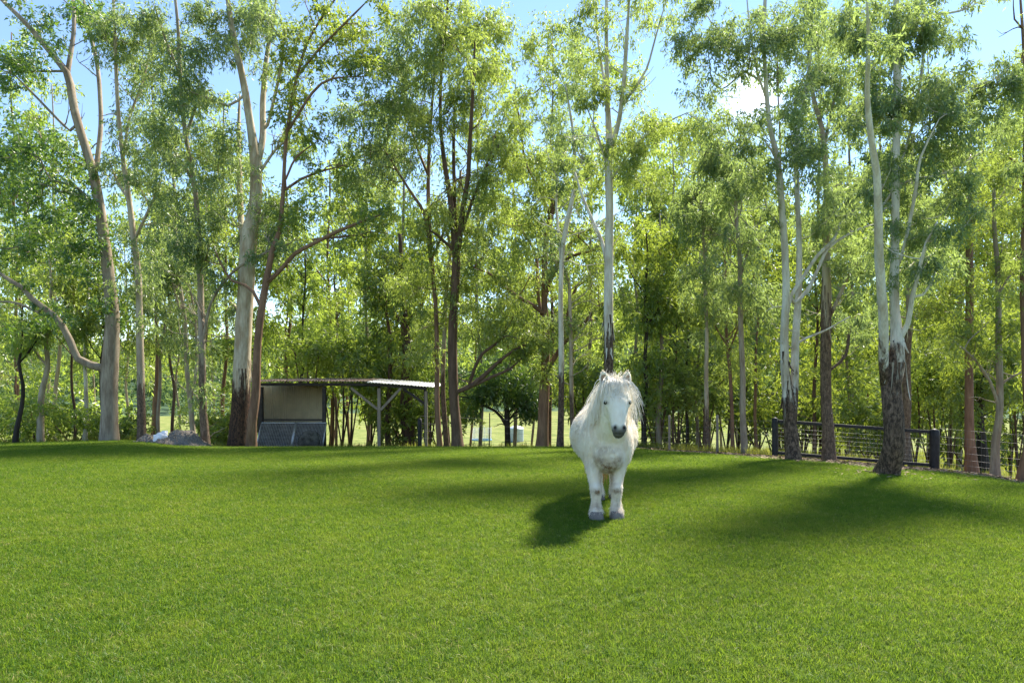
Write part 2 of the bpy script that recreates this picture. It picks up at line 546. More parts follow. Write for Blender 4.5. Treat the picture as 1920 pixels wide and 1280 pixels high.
        if sides >= 10:
            # bare thin branches showing among the leaves
            for _ in range(14):
                k = int(g.integers(int(fix * .35), fix))
                p0 = base[k]; dv = np.array([g.choice([-1, 1]) * g.uniform(.5, 1), g.normal(0, .5), g.uniform(.2, 1.1)]); dv /= np.linalg.norm(dv)
                L_ = g.uniform(.05, .13) * Y * .55
                pts_ = [p0]
                for q in range(5):
                    dv = dv + g.normal(0, .22, 3); dv /= np.linalg.norm(dv)
                    pts_.append(pts_[-1] + dv * L_ / 5)
                rr = np.linspace(.0011 * Y, .0003 * Y, 6)
                tw.tube(np.array(pts_) - o, rr, 5, cap=False, A=np.full(6, 5.0))
                dv2 = dv + g.normal(0, .7, 3); dv2 /= np.linalg.norm(dv2)
                tw.tube(np.array([pts_[3], pts_[3] + dv2 * L_ * .25, pts_[3] + dv2 * L_ * .45 + (0, 0, .1)]) - o, np.array([.0006, .0004, .0002]) * Y, 4, cap=False, A=np.full(3, 5.0))
        tw.build('twigs', BARK[bark], root, 'bk')['kind'] = 'stuff'
        L = max(.085, Y * Lk)
        V, Q, ti = leaf_arrays(C, CR, per, L, L * wk, droop, g, CT)
        mesh_obj('crown', V - o, Q, LEAF[leaf], root, {'tint': ti}, smooth=False)['kind'] = 'stuff'
    return root

# --- left
tree('large pinkish grey tree at left with an elbow bent limb and dark leaves', 'grey', 21.5,
     [(205, 836, 33), (205, 760, 30), (206, 690, 30), (212, 600, 25), (206, 520, 21), (195, 430, 19), (184, 340, 17), (170, 290, 16), (150, 220, 15), (134, 160, 14), (127, 138, 13), (85, 85, 11), (50, 45, 9), (5, 0, 7), (-40, -50, 5)],
     None,
     [[(200, 692, 16), (170, 684, 15), (146, 672, 14), (132, 640, 13), (118, 612, 12), (100, 590, 11), (60, 560, 9), (40, 538, 8), (10, 520, 7), (-30, 488, 5)],
      [(128, 140, 9), (140, 60, 7), (138, 0, 6), (130, -40, 5)], [(184, 330, 9), (195, 240, 8), (190, 140, 7), (176, 70, 6), (160, -10, 5)],
      [(120, 135, 5), (60, 136, 4), (0, 140, 3)], [(100, 590, 5), (58, 572, 4), (0, 571, 3)], [(140, 250, 5), (70, 180, 4), (20, 130, 3)],
      [(188, 400, 6), (150, 355, 5), (100, 340, 4), (70, 330, 3)]],
     [(70, 250, 70, 35, 1.0, .2), (65, 300, 75, 45, 1.6, -.1), (110, 385, 60, 35, 1.5, -.1), (55, 430, 60, 45, 1.5, -.15), (150, 440, 40, 40, 1.3, -.2), (200, 470, 24, 60, 1.3, -.2), (20, 360, 30, 60, .9),
      (60, 60, 75, 65, .45, 0), (40, 125, 45, 25, .8, 0), (130, 40, 60, 50, .5, .1), (200, 40, 50, 40, .8), (215, 560, 30, 55, .6, -.1), (80, 590, 60, 25, .7, -.1), (120, 500, 50, 30, .6, -.1), (150, 300, 40, 35, .7)],
     'dark', name='broadleaf_tree', wk=.36, droop=.45, per=170, seed=3, tint=.5)
tree('slim mottled grey gum between the elbow limbed tree and the gravel heap', 'pale', 21,
     [(266, 836, 17), (264, 720, 14), (260, 600, 13), (257, 520, 12), (250, 440, 11), (243, 380, 10), (232, 300, 8), (222, 200, 7), (220, 90, 6), (215, -20, 5)], 725,
     [[(232, 300, 6), (245, 220, 5), (270, 150, 4), (290, 60, 3)], [(252, 450, 6), (280, 390, 5), (300, 340, 4)], [(240, 370, 6), (220, 340, 5), (205, 300, 4)]],
     [(225, 70, 60, 60, 1.1), (265, 110, 60, 60, .8, .1), (245, 200, 50, 60, .6, .15), (280, 260, 50, 50, .8), (240, 330, 50, 40, .5, .1), (280, 400, 50, 50, .7), (255, 510, 40, 60, .6, -.1), (280, 570, 40, 40, .4)],
     'grey', seed=4)
tree('straight grey gum with green creeper round its foot right of the gravel heap', 'grey', 20.5,
     [(386, 840, 17), (384, 760, 14), (381, 640, 13), (376, 500, 11), (372, 420, 10), (365, 340, 9), (350, 250, 8), (340, 150, 7), (333, 50, 6), (325, -30, 5)], 690,
     [[(388, 612, 5), (397, 570, 5), (440, 510, 5), (500, 475, 4), (545, 458, 3)], [(352, 260, 6), (375, 190, 5), (400, 170, 4)], [(366, 345, 6), (340, 300, 5), (310, 260, 4)], [(338, 140, 5), (310, 70, 4), (290, 10, 3)], [(383, 640, 6), (395, 580, 5), (410, 540, 3)]],
     [(340, 60, 60, 70, 1.1, -.2), (330, 150, 60, 60, .9, -.1), (310, 240, 55, 50, 1.0, .2), (360, 300, 60, 60, .8, .3), (350, 400, 60, 60, .9, -.1), (330, 480, 60, 50, .7), (395, 330, 40, 90, .9, .4), (385, 440, 40, 50, .7, .1), (382, 705, 14, 60, 1.3, .1)],
     'grey', seed=5, tint=.5)
tree('pale many stemmed gum rising behind the gravel heap', 'pale', 25,
     [(364, 835, 11), (357, 760, 9), (350, 690, 9), (345, 600, 8), (332, 520, 8), (325, 440, 7), (322, 360, 5), (310, 280, 4)], None,
     [[(358, 740, 6), (368, 690, 6), (366, 600, 5), (355, 540, 4), (345, 520, 4)], [(352, 730, 6), (378, 760, 8), (381, 830, 9)], [(345, 600, 5), (330, 560, 4), (315, 500, 3)]],
     [(330, 470, 60, 60, .8), (350, 560, 60, 50, .7), (300, 540, 40, 50, .7), (310, 330, 50, 60, .6, .2), (340, 640, 45, 45, .5)], 'grey', seed=6)
# --- the big two-toned gum and the leaning tree beside the shed
tree('thick cream gum with blackened foot standing just left of the shed', 'cream', 20.5,
     [(447, 845, 40), (449, 800, 37), (452, 740, 34), (457, 640, 31), (462, 560, 30), (466, 500, 31), (470, 440, 32), (479, 390, 24), (482, 330, 22), (481, 300, 21), (472, 240, 15), (457, 150, 13), (442, 85, 12), (432, 20, 9), (425, -40, 7)], 716,
     [[(463, 500, 12), (455, 420, 11), (452, 340, 10), (450, 260, 8), (452, 180, 6)], [(485, 305, 13), (495, 260, 12), (495, 200, 11), (500, 130, 9), (510, 60, 7), (522, -10, 5)], [(497, 230, 6), (512, 170, 6), (524, 110, 5), (530, 50, 4)],
      [(453, 595, 5), (440, 572, 5), (430, 565, 3)], [(485, 330, 6), (520, 280, 4), (545, 262, 3)], [(483, 430, 6), (500, 400, 5), (530, 380, 4)], [(460, 180, 5), (430, 200, 4), (390, 185, 4), (350, 170, 3)]],
     [(440, 40, 60, 45, 1.6, -.3), (500, 40, 50, 45, 1.2, -.1), (410, 90, 40, 50, .6), (480, 110, 50, 30, .5), (420, 230, 40, 60, .55, .3), (425, 320, 50, 50, .9, .4), (500, 430, 55, 45, 1.3, 0), (480, 380, 40, 40, .8, .1), (440, 440, 40, 40, .6)],
     'grey', sides=14, seed=7, tint=.5)
tree('rough brown tree leaning right across the front corner of the shed', 'red', 19.8,
     [(471, 842, 20), (478, 790, 18), (485, 740, 17), (492, 640, 15), (501, 570, 14), (511, 520, 13), (520, 470, 10), (530, 440, 9), (536, 370, 8), (538, 310, 7), (543, 250, 7), (560, 150, 6), (585, 70, 5), (640, -10, 3)], None,
     [[(515, 530, 8), (540, 505, 8), (562, 480, 8), (600, 460, 7), (640, 440, 7), (690, 420, 5), (745, 400, 3)], [(495, 572, 7), (484, 550, 6), (468, 538, 5), (445, 530, 4), (425, 500, 4), (412, 470, 3)],
      [(540, 360, 5), (570, 340, 5), (610, 325, 4), (650, 315, 3)], [(541, 340, 4), (560, 300, 4), (600, 270, 3)], [(545, 250, 5), (590, 180, 5), (625, 155, 4), (690, 150, 3)], [(560, 150, 5), (600, 100, 4), (660, 40, 4), (700, 0, 3)], [(600, 460, 4), (650, 455, 4), (690, 450, 3)]],
     [(590, 40, 60, 45, 1.3, 0), (650, 100, 60, 60, 1.6, -.05), (560, 110, 40, 50, .9, -.1), (555, 205, 45, 40, 1.3, 0), (590, 250, 40, 35, .6, .1), (600, 150, 40, 35, .7), (640, 345, 50, 20, .5, .2), (700, 405, 60, 25, 1.2, -.1), (570, 390, 60, 40, .6, .1), (530, 420, 30, 30, .6)],
     'green', name='broadleaf_tree', wk=.34, droop=.4, seed=8, per=170)
# --- centre
tree('left one of two slender trunks crossing just right of the shed roof', 'red', 22,
     [(825, 842, 11), (820, 760, 10), (820, 660, 9), (816, 560, 8), (807, 470, 9), (804, 400, 9), (803, 330, 7), (806, 260, 6), (812, 180, 5), (820, 90, 4)], None,
     [[(806, 460, 6), (795, 400, 6), (770, 360, 5), (745, 320, 4), (720, 280, 3)], [(803, 330, 5), (780, 270, 5), (760, 200, 4), (745, 130, 3)], [(812, 480, 5), (830, 440, 4), (845, 400, 3)]],
     [(690, 240, 60, 60, 1.1, -.2), (740, 150, 45, 60, 1.2, -.1), (720, 320, 60, 50, 1.0, 0), (670, 300, 45, 50, 1.1, -.2), (790, 100, 50, 70, 1.2, .1), (770, 260, 50, 60, .8, .1), (730, 60, 25, 50, .5)],
     'grey', seed=9, tint=.5)
tree('right one of two slender trunks crossing just right of the shed roof', 'pale', 22.4,
     [(838, 842, 11), (834, 780, 10), (831, 720, 9), (833, 650, 8), (837, 560, 7), (846, 470, 6), (858, 400, 6), (864, 320, 5)], 690,
     [[(846, 470, 5), (835, 420, 4), (822, 370, 3)]],
     [(815, 560, 45, 60, 1.3, .2), (800, 640, 40, 40, .9, .2), (850, 520, 40, 50, .9, .3), (770, 520, 45, 60, 1.0, .1), (840, 400, 50, 50, .6, .2)], 'yellow', seed=10, droop=1.0)
tree('dark brown fibrous trunk forking high up between the shed and the distant tank', 'brown', 21.5,
     [(858, 842, 23), (854, 790, 20), (850, 740, 19), (848, 640, 18), (852, 560, 17), (855, 480, 17), (850, 430, 12), (842, 360, 10), (834, 310, 9), (826, 240, 7), (826, 150, 6), (835, 60, 5), (840, -20, 4)], None,
     [[(858, 470, 12), (868, 390, 11), (877, 330, 9), (881, 260, 8), (886, 170, 7), (890, 70, 5)], [(854, 440, 8), (851, 340, 7), (850, 260, 6), (852, 180, 5)], [(862, 450, 6), (885, 380, 6), (905, 330, 5), (925, 280, 4)],
      [(855, 735, 8), (885, 722, 10), (905, 706, 9), (930, 682, 7), (965, 655, 5), (1000, 640, 3)], [(880, 722, 7), (890, 690, 6), (905, 662, 6), (935, 640, 5), (960, 600, 3)], [(885, 724, 6), (925, 705, 6), (955, 692, 5), (985, 665, 3)], [(852, 470, 6), (820, 440, 5), (795, 425, 4)]],
     [(800, 50, 70, 60, 1.2, .1), (870, 40, 65, 50, 1.5, .25), (850, 120, 75, 45, 1.3, .15), (920, 90, 45, 70, 1.0, .35), (855, 195, 45, 45, 1.6, -.35), (930, 230, 55, 40, 1.5, -.25), (900, 300, 60, 40, .8, .1), (800, 200, 50, 50, .7, .1), (870, 380, 50, 50, .6, .25), (930, 350, 60, 60, .7, .2), (850, 490, 45, 50, 1.0, .1), (900, 440, 50, 50, .8, .2), (950, 620, 60, 50, .6, .1), (910, 560, 60, 50, .8, .2)],
     'yellow', seed=11, tint=.45, droop=.85)
tree('small black trunked tree with a low round crown in front of the distant tank', 'dark', 27,
     [(952, 842, 12), (951, 800, 11), (950, 770, 10), (948, 735, 8), (946, 700, 5)], None,
     [[(950, 800, 6), (940, 782, 6), (928, 770, 5), (908, 760, 5), (890, 748, 3)], [(952, 790, 5), (965, 774, 4), (985, 770, 4), (1002, 762, 3)], [(951, 780, 4), (962, 762, 4), (980, 745, 3)]],
     [(945, 715, 55, 30, 2.0, -.3), (910, 730, 30, 22, 1.2, -.2), (985, 735, 28, 22, 1.2, -.1), (945, 680, 40, 25, 1.2, -.2)], 'dark', name='small_tree', droop=.6, wk=.34, seed=12)
tree('stout reddish trunk with many crooked limbs right of the distant tank', 'red', 22,
     [(1016, 842, 24), (1018, 800, 21), (1020, 740, 20), (1023, 680, 17), (1024, 620, 13), (1021, 550, 12), (1024, 450, 10), (1034, 400, 11), (1040, 360, 9), (1042, 300, 6)], None,
     [[(1024, 695, 9), (1040, 670, 9), (1055, 648, 8), (1062, 600, 6), (1080, 540, 5), (1110, 520, 4)], [(1023, 590, 8), (1000, 572, 8), (970, 555, 7), (945, 535, 6), (915, 510, 5), (888, 500, 4)], [(1022, 560, 8), (1038, 510, 8), (1060, 470, 7), (1085, 440, 6), (1130, 420, 4)],
      [(1024, 620, 7), (1010, 560, 7), (1005, 480, 6), (985, 440, 5), (960, 400, 4)], [(1052, 650, 7), (1080, 620, 7), (1100, 600, 6), (1125, 570, 5), (1160, 560, 3)], [(1030, 520, 6), (1070, 480, 6), (1110, 470, 5), (1150, 440, 3)], [(1036, 400, 6), (1060, 340, 5), (1100, 320, 5), (1130, 330, 3)], [(1034, 410, 6), (1010, 350, 5), (985, 300, 4), (975, 220, 4), (960, 180, 3)]],
     [(950, 430, 60, 50, .9, .1), (1000, 380, 50, 50, .7, .1), (1010, 640, 45, 60, .9, -.1), (960, 500, 60, 40, .9, .2), (1080, 500, 50, 50, .7, .1), (1100, 560, 50, 40, .8, .2), (1110, 640, 45, 40, .6, .1), (980, 250, 60, 60, .6, .1), (1010, 130, 50, 70, .55, .25), (1040, 60, 50, 50, .6, .1), (1030, 320, 50, 40, .9, -.2), (985, 580, 50, 40, .8, .1)],
     'yellow', seed=13, tint=.35)
tree('slender speckled gum with brown foot left of the white pony', 'white', 19.5,
     [(1050, 842, 14), (1052, 740, 11), (1051, 640, 10), (1050, 560, 9), (1053, 480, 9), (1062, 420, 9), (1072, 375, 8), (1078, 330, 6), (1073, 250, 5), (1060, 160, 4)], 690,
     [[(1052, 500, 5), (1046, 440, 5), (1042, 380, 4), (1046, 320, 3)], [(1068, 390, 5), (1085, 330, 4), (1095, 260, 3)]],
     [(1070, 290, 45, 45, 1.2, -.1), (1090, 200, 40, 60, .5, .3), (1050, 230, 40, 60, .5, .1), (1075, 110, 40, 60, .5, .3), (1040, 420, 30, 40, .5)], 'grey', seed=14)
tree('thin bare pole of a sapling just behind the white pony to its left', 'pale', 21,
     [(1074, 840, 8), (1071, 740, 8), (1070, 660, 7), (1068, 570, 7), (1066, 530, 6), (1058, 510, 5), (1048, 470, 4)], 740, [],
     [(1068, 610, 30, 40, .8, -.1), (1060, 480, 35, 35, .7, 0)], 'grey', name='sapling', cat='sapling', seed=15)
tree('tall white gum rising directly above the head of the pony', 'white', 16,
     [(1142, 850, 21), (1142, 760, 19), (1142, 680, 18), (1142, 560, 18), (1144, 460, 17), (1145, 380, 16), (1143, 310, 15), (1145, 270, 16), (1141, 200, 10), (1138, 100, 8), (1138, 0, 6), (1136, -40, 5)], 640,
     [[(1147, 275, 11), (1162, 225, 9), (1172, 150, 8), (1178, 60, 7), (1184, -30, 5)], [(1141, 500, 7), (1130, 450, 7), (1112, 410, 6), (1092, 362, 5), (1080, 320, 4)], [(1166, 205, 4), (1188, 170, 4), (1208, 140, 4), (1225, 80, 3), (1248, 0, 3)], [(1140, 180, 5), (1126, 100, 5), (1120, 40, 4), (1116, -20, 3)], [(1150, 330, 5), (1200, 260, 4), (1270, 215, 3), (1310, 200, 2)], [(1139, 300, 5), (1120, 240, 4), (1100, 190, 3)]],
     [(1160, 280, 45, 40, 1.3, -.15), (1230, 235, 75, 35, 1.1, .1), (1290, 220, 40, 30, .7, .1), (1160, 170, 40, 45, .9, .2), (1120, 60, 45, 60, .7, .3), (1190, 60, 50, 50, .35, .3), (1200, 300, 60, 40, .8, 0), (1110, 140, 35, 45, .6, .35), (1240, 30, 30, 40, .25, .2), (1220, 350, 40, 30, .5, .2)],
     'yellow', sides=14, seed=16, tint=.45)
# --- right of the pony
tree('thin dark footed gum sapling a little right of the pony behind the wire fence', 'pale', 19,
     [(1327, 846, 9), (1326, 780, 9), (1324, 700, 8), (1323, 620, 7), (1320, 540, 7), (1318, 480, 5), (1312, 400, 4), (1305, 330, 3)], 760, [],
     [(1328, 385, 58, 62, 2.2, .1), (1318, 520, 35, 45, 1.8, -.1), (1330, 450, 40, 40, .8, .1), (1300, 380, 40, 50, .6, .2), (1340, 610, 40, 40, .6, .2)], 'grey', name='sapling', cat='sapling', seed=17, droop=1.1)
tree('thin reddish sapling with forked branches left of the mossy grey trunk', 'red', 19.5,
     [(1374, 846, 8), (1371, 760, 7), (1366, 690, 7), (1363, 640, 6), (1362, 590, 5), (1362, 520, 4), (1355, 440, 3)], None,
     [[(1364, 650, 4), (1345, 620, 3), (1330, 590, 2)], [(1365, 660, 4), (1385, 610, 3), (1400, 570, 2)]],
     [(1380, 660, 40, 40, .8, .3), (1350, 560, 45, 50, .7, .2), (1390, 540, 30, 40, .5, .1)], 'yellow', name='sapling', cat='sapling', seed=18)
tree('mossy grey green trunk just left of the left black fence post', 'grey', 17.5,
     [(1396, 848, 13), (1394, 780, 12), (1393, 700, 11), (1390, 600, 10), (1386, 480, 8), (1380, 400, 7), (1378, 320, 5), (1380, 260, 4)], None, [[(1388, 520, 5), (1410, 450, 4), (1430, 400, 3)], [(1380, 330, 4), (1350, 300, 3), (1320, 290, 2)]],
     [(1400, 540, 45, 45, 1.6, -.3), (1440, 560, 40, 40, 1.2, -.2), (1380, 290, 55, 55, 1.7, -.1), (1350, 260, 30, 30, 1.0, 0), (1350, 340, 55, 45, 1.8, 0), (1370, 470, 45, 45, .7), (1420, 440, 40, 40, .6)], 'grey', seed=19, droop=1.0)
tree('forked white gum with twin trunks by the left end of the black fence', 'white', hitY(1488, 863),
     [(1488, 863, 27), (1486, 800, 24), (1481, 745, 18), (1476, 640, 16), (1479, 540, 14), (1473, 440, 13), (1465, 360, 12), (1457, 300, 11), (1444, 230, 9), (1436, 140, 8), (1434, 50, 7), (1436, -30, 6)], 735,
     [[(1489, 800, 18), (1494, 720, 15), (1496, 640, 14), (1502, 540, 12), (1503, 460, 10), (1500, 380, 9), (1497, 280, 8), (1508, 200, 6), (1522, 120, 5), (1530, 40, 4)], [(1482, 590, 6), (1488, 555, 7), (1510, 520, 7), (1540, 475, 6), (1568, 448, 6), (1590, 405, 5), (1640, 372, 4), (1690, 330, 3)],
      [(1500, 565, 7), (1525, 540, 7), (1545, 500, 6), (1565, 460, 6), (1610, 430, 4), (1650, 415, 3)], [(1498, 650, 5), (1525, 632, 5), (1560, 618, 4), (1610, 590, 3)], [(1440, 190, 5), (1420, 130, 4), (1408, 60, 4), (1400, -20, 3)], [(1455, 300, 4), (1430, 260, 3), (1400, 250, 2)], [(1472, 430, 4), (1445, 395, 4), (1430, 350, 3)]],
     [(1310, 40, 45, 55, 1.3, -.1), (1312, 130, 32, 65, 1.2, .1), (1385, 60, 55, 55, 1.2, -.1), (1440, 60, 35, 45, .9, .1), (1500, 60, 50, 60, 1.1, -.1), (1340, 150, 25, 40, .7, .2), (1480, 250, 45, 55, 1.0, 0), (1400, 300, 50, 45, 1.4, -.15), (1500, 170, 40, 50, .7, .1), (1530, 300, 45, 50, .9, 0), (1440, 400, 40, 50, .5), (1560, 380, 50, 50, .6), (1340, 215, 25, 40, .6, .1), (1385, 150, 18, 40, .7, .1), (1432, 225, 22, 22, .7, .1), (1360, 345, 30, 35, .8)],
     'grey', sides=14, seed=20, tint=.4, Lk=.0075)
tree('grey flaky barked trunk between the twin white gum and the thick dark footed gum', 'pale', hitY(1553, 863) + .6,
     [(1554, 863, 25), (1553, 800, 21), (1552, 740, 20), (1552, 600, 19), (1551, 520, 16), (1550, 440, 13), (1548, 360, 11), (1545, 300, 10), (1540, 240, 9), (1525, 180, 8), (1518, 100, 6), (1524, 0, 5)], 585,
     [[(1557, 595, 8), (1575, 560, 7), (1592, 520, 6), (1610, 490, 4)], [(1565, 690, 5), (1590, 665, 6), (1597, 620, 5), (1610, 590, 3)], [(1543, 280, 6), (1560, 200, 5), (1590, 120, 4)]],
     [(1555, 120, 45, 70, 1.2, -.1), (1580, 220, 40, 60, .9, 0), (1540, 420, 50, 50, 1.0, -.1), (1590, 350, 50, 60, .9, 0), (1570, 480, 50, 50, .8), (1530, 20, 40, 40, .9), (1600, 40, 40, 40, 1.0, -.1)],
     'grey', sides=12, seed=21, Lk=.0075)
tree('thickest gum at right with a rough dark foot and two white stems', 'white', hitY(1663, 889),
     [(1663, 889, 40), (1661, 840, 37), (1660, 780, 36), (1660, 720, 36), (1666, 680, 28), (1668, 640, 23), (1668, 560, 17), (1668, 440, 14), (1667, 340, 13), (1670, 240, 13), (1676, 150, 14), (1680, 60, 12), (1686, -30, 9)], 668,
     [[(1650, 720, 19), (1646, 680, 18), (1645, 600, 17), (1638, 500, 16), (1635, 400, 14), (1632, 330, 13), (1622, 270, 11), (1614, 190, 9), (1616, 100, 7), (1612, 0, 5)], [(1672, 640, 11), (1688, 610, 9), (1696, 560, 8), (1706, 520, 7), (1722, 460, 6), (1742, 420, 4)],
      [(1697, 560, 5), (1712, 540, 5), (1724, 500, 4)], [(1676, 500, 5), (1700, 400, 6), (1708, 350, 6), (1716, 300, 4), (1750, 230, 3)], [(1672, 330, 5), (1700, 230, 5), (1718, 120, 5), (1722, 0, 4)], [(1640, 400, 5), (1680, 350, 5), (1760, 330, 4), (1830, 290, 3)], [(1685, 200, 5), (1750, 190, 4), (1830, 170, 3)], [(1684, 60, 6), (1730, 30, 5), (1800, 20, 4), (1840, -10, 3)]],
     [(1620, 40, 55, 45, 1.5, -.15), (1700, 40, 60, 50, 1.1, -.1), (1770, 60, 45, 35, .9, .05), (1660, 120, 60, 45, .7, .1), (1640, 220, 65, 55, 1.2, -.1), (1720, 190, 55, 50, .9, 0), (1800, 170, 60, 45, 1.3, -.1), (1880, 150, 55, 45, 1.2, -.05), (1690, 310, 60, 50, 1.1, -.15), (1770, 270, 60, 45, 1.2, -.1), (1850, 230, 60, 40, 1.0, 0), (1640, 360, 50, 50, .7), (1730, 370, 60, 50, .9, -.1), (1800, 340, 50, 40, .8, .1), (1680, 470, 45, 50, .9, 0), (1750, 470, 60, 45, .7, 0), (1660, 560, 30, 40, .7, .1), (1610, 480, 40, 50, .5)],
     'grey', sides=16, seed=22, tint=.4, Lk=.0085, rough=.06)
tree('grey trunk seen through the rail fence right of the thickest gum', 'grey', 17.5,
     [(1701, 872, 20), (1699, 820, 17), (1697, 760, 16), (1697, 680, 14), (1698, 600, 12), (1700, 500, 11), (1702, 400, 10), (1706, 340, 9), (1712, 250, 7)], 600,
     [[(1700, 480, 5), (1720, 420, 4), (1750, 380, 3)]], [(1720, 500, 60, 45, 1.0, 0), (1720, 400, 50, 50, .6, .1), (1700, 300, 40, 40, .5)], 'grey', seed=23)
tree('straight grey brown trunk just right of the right black fence post', 'red', 15,
     [(1822, 882, 22), (1820, 830, 18), (1818, 760, 15), (1817, 620, 14), (1818, 540, 13), (1818, 440, 12), (1815, 370, 10), (1818, 280, 7), (1825, 200, 5)], None,
     [[(1817, 430, 6), (1845, 390, 5), (1880, 370, 4), (1930, 350, 3)], [(1815, 390, 5), (1795, 370, 4), (1770, 360, 3)]],
     [(1800, 560, 60, 60, .9, -.1), (1860, 330, 55, 50, .8, .2), (1790, 430, 50, 40, .7, .1), (1850, 400, 50, 30, .6, .2), (1750, 560, 50, 50, .9, -.1)], 'green', name='broadleaf_tree', seed=24)
tree('slim grey trunk with a low arching side branch near the right edge', 'grey', 13,
     [(1866, 892, 16), (1866, 830, 14), (1866, 760, 12), (1864, 640, 11), (1866, 520, 9), (1863, 430, 7), (1860, 340, 5)], None,
     [[(1862, 755, 6), (1848, 715, 5), (1826, 682, 4), (1800, 655, 3), (1780, 640, 2)], [(1865, 560, 4), (1885, 520, 4), (1920, 500, 3)], [(1866, 720, 4), (1890, 705, 4), (1925, 690, 3)]],
     [(1870, 470, 50, 50, .8, -.1), (1890, 400, 40, 50, .7, .1), (1880, 580, 45, 50, .9, -.1), (1830, 630, 50, 40, .8, -.1)], 'green', name='broadleaf_tree', seed=25)
tree('upright brown trunk cut by the right edge of the view', 'red', 12,
     [(1914, 906, 18), (1915, 820, 16), (1916, 700, 15), (1916, 540, 13), (1917, 400, 12), (1918, 250, 9), (1913, 100, 6), (1912, 0, 4)], None,
     [[(1916, 330, 5), (1890, 300, 4), (1860, 290, 3)], [(1914, 60, 3), (1897, 40, 3), (1895, -10, 2)]],
     [(1890, 280, 50, 55, 1.0, .35), (1900, 370, 40, 50, .8, .3), (1915, 100, 25, 40, .5, .2), (1900, 500, 40, 60, .7, 0)], 'yellow', seed=26)
tree('dark leafy trunk behind the straight trunk at the right end of the fence', 'dark', 19,
     [(1845, 875, 20), (1844, 800, 15), (1842, 720, 14), (1838, 650, 10)], None, [[(1843, 720, 7), (1870, 660, 5)]],
     [(1850, 700, 60, 60, 1.3, -.1), (1800, 740, 50, 60, 1.2, 0), (1900, 720, 50, 70, 1.2, 0), (1870, 610, 60, 50, 1.2, -.1), (1780, 650, 60, 60, 1.2, -.1)], 'green', name='small_tree', seed=27)

# thinner trunks of the wood behind, each read off the photograph
def wood_tree(px, w, bark, Y, top, label, leaf, lean=0.0, dens=.8, group=None, low=None, off=0.0, spread=55, name='slim_tree', trans=None, seed=None, per=135, Lk=.0080):
    g = np.random.default_rng(seed if seed is not None else abs(int(px * 13 + Y * 3)))
    base = 842 if px < 1150 else 850 + max(0, px - 1400) * .06
    pts = []
    n = 7
    for i in range(n + 1):
        q = i / n
        pts.append((px + lean * q * 60 + g.normal(0, 3.2) * (i > 0), base + (top - base) * q, w * (1 - .75 * q)))
    limbs = []
    for _ in range(3):
        i = int(g.integers(3, n))
        s_ = g.choice([-1, 1]); l_ = g.uniform(35, 80)
        p = pts[i]
        limbs.append([(p[0], p[1], p[2] * .6), (p[0] + s_ * l_ * .4, p[1] - l_ * .5, p[2] * .45), (p[0] + s_ * l_ * .7, p[1] - l_ * 1.2, p[2] * .25)])
    low = low if low is not None else base - (base - top) * .3
    hgt = (low - top)
    blobs = []
    nb = max(2, int(hgt / 75))
    for i in range(nb):
        q = (i + .5) / nb
        blobs.append((px + lean * 60 * q + g.normal(0, 16), low - hgt * q, spread * g.uniform(.7, 1.15) * (1.1 - .4 * q), 48, dens * g.uniform(.7, 1.2), off))
    return tree(label, bark, Y, pts, trans, limbs, blobs, leaf, name=name, group=group, per=per, Lk=Lk, sides=7, seed=abs(int(px * 3 + Y)), droop=.7, wk=.3)

wood_tree(28, 10, 'dark', 24, 560, 'dark straight trunk nearest the left edge of the photo', 'lime', .1, .6, low=640)
wood_tree(76, 14, 'pale', 25, 480, 'pinkish peeling trunk leaning slightly between the dark left edge trunk and the elbow limb', 'yellow', .25, .5, low=560)
wood_tree(158, 9, 'white', 26, 420, 'pale thin trunk under the elbow bent limb', 'yellow', .1, .6, low=640)
wood_tree(139, 6, 'brown', 27, 430, 'thin dark stem just left of the pale trunk under the elbow limb', 'green', 0, .5, low=640)
wood_tree(192, 7, 'dark', 26, 450, 'black thin stem touching the left side of the elbow limbed tree', 'green', -.05, .5, low=650)
wood_tree(298, 8, 'grey', 27, 420, 'thin grey trunk standing behind the pale sack', 'yellow', .1, .7, low=660)
wood_tree(322, 7, 'brown', 28, 440, 'thin brown trunk behind the middle of the gravel heap', 'grey', -.1, .7, low=660)
wood_tree(567, 8, 'dark', 31, 470, 'thin dark trunk rising behind the left half of the shed roof', 'lime', 0, 1.1, low=690, spread=70)
wood_tree(728, 12, 'brown', 28, 480, 'brown trunk behind the braced middle post of the shed', 'green', -.05, 1.0, low=720, spread=70)
wood_tree(769, 28, 'brown', 28, 440, 'broad brown trunk behind the open end of the shed', 'green', -.35, 1.0, low=720, spread=75)
wood_tree(1208, 11, 'dark', 22, 430, 'dark trunk close to the right flank of the pony', 'green', .1, 1.0, low=770, spread=60)
wood_tree(1238, 11, 'grey', 22.5, 400, 'mossy straight trunk second to the right of the pony', 'green', 0, .9, low=760, spread=55)
wood_tree(1264, 5, 'brown', 23, 520, 'thinnest brown sapling stem in the row right of the pony', 'yellow', .05, .8, low=740)
wood_tree(1288, 7, 'dark', 23.5, 440, 'dark thin stem left of the dark footed sapling', 'green', -.05, .8, low=760)
wood_tree(1308, 7, 'grey', 24, 470, 'grey thin stem touching the dark footed sapling on its left', 'yellow', .05, .8, low=740)
wood_tree(1420, 7, 'red', 22, 400, 'red brown thin stem between the mossy trunk and the left black post', 'green', 0, .8, low=740)
wood_tree(1527, 9, 'brown', 20, 470, 'thin brown trunk behind the rail fence right of the twin white gum', 'green', .05, 1.0, low=770)
wood_tree(1592, 8, 'grey', 20, 450, 'thin grey trunk behind the rail fence left of the thickest gum', 'green', .05, 1.0, low=770)
wood_tree(1780, 9, 'grey', 22, 470, 'thin grey trunk behind the wire right of the rail fence', 'green', -.1, 1.0, low=800)

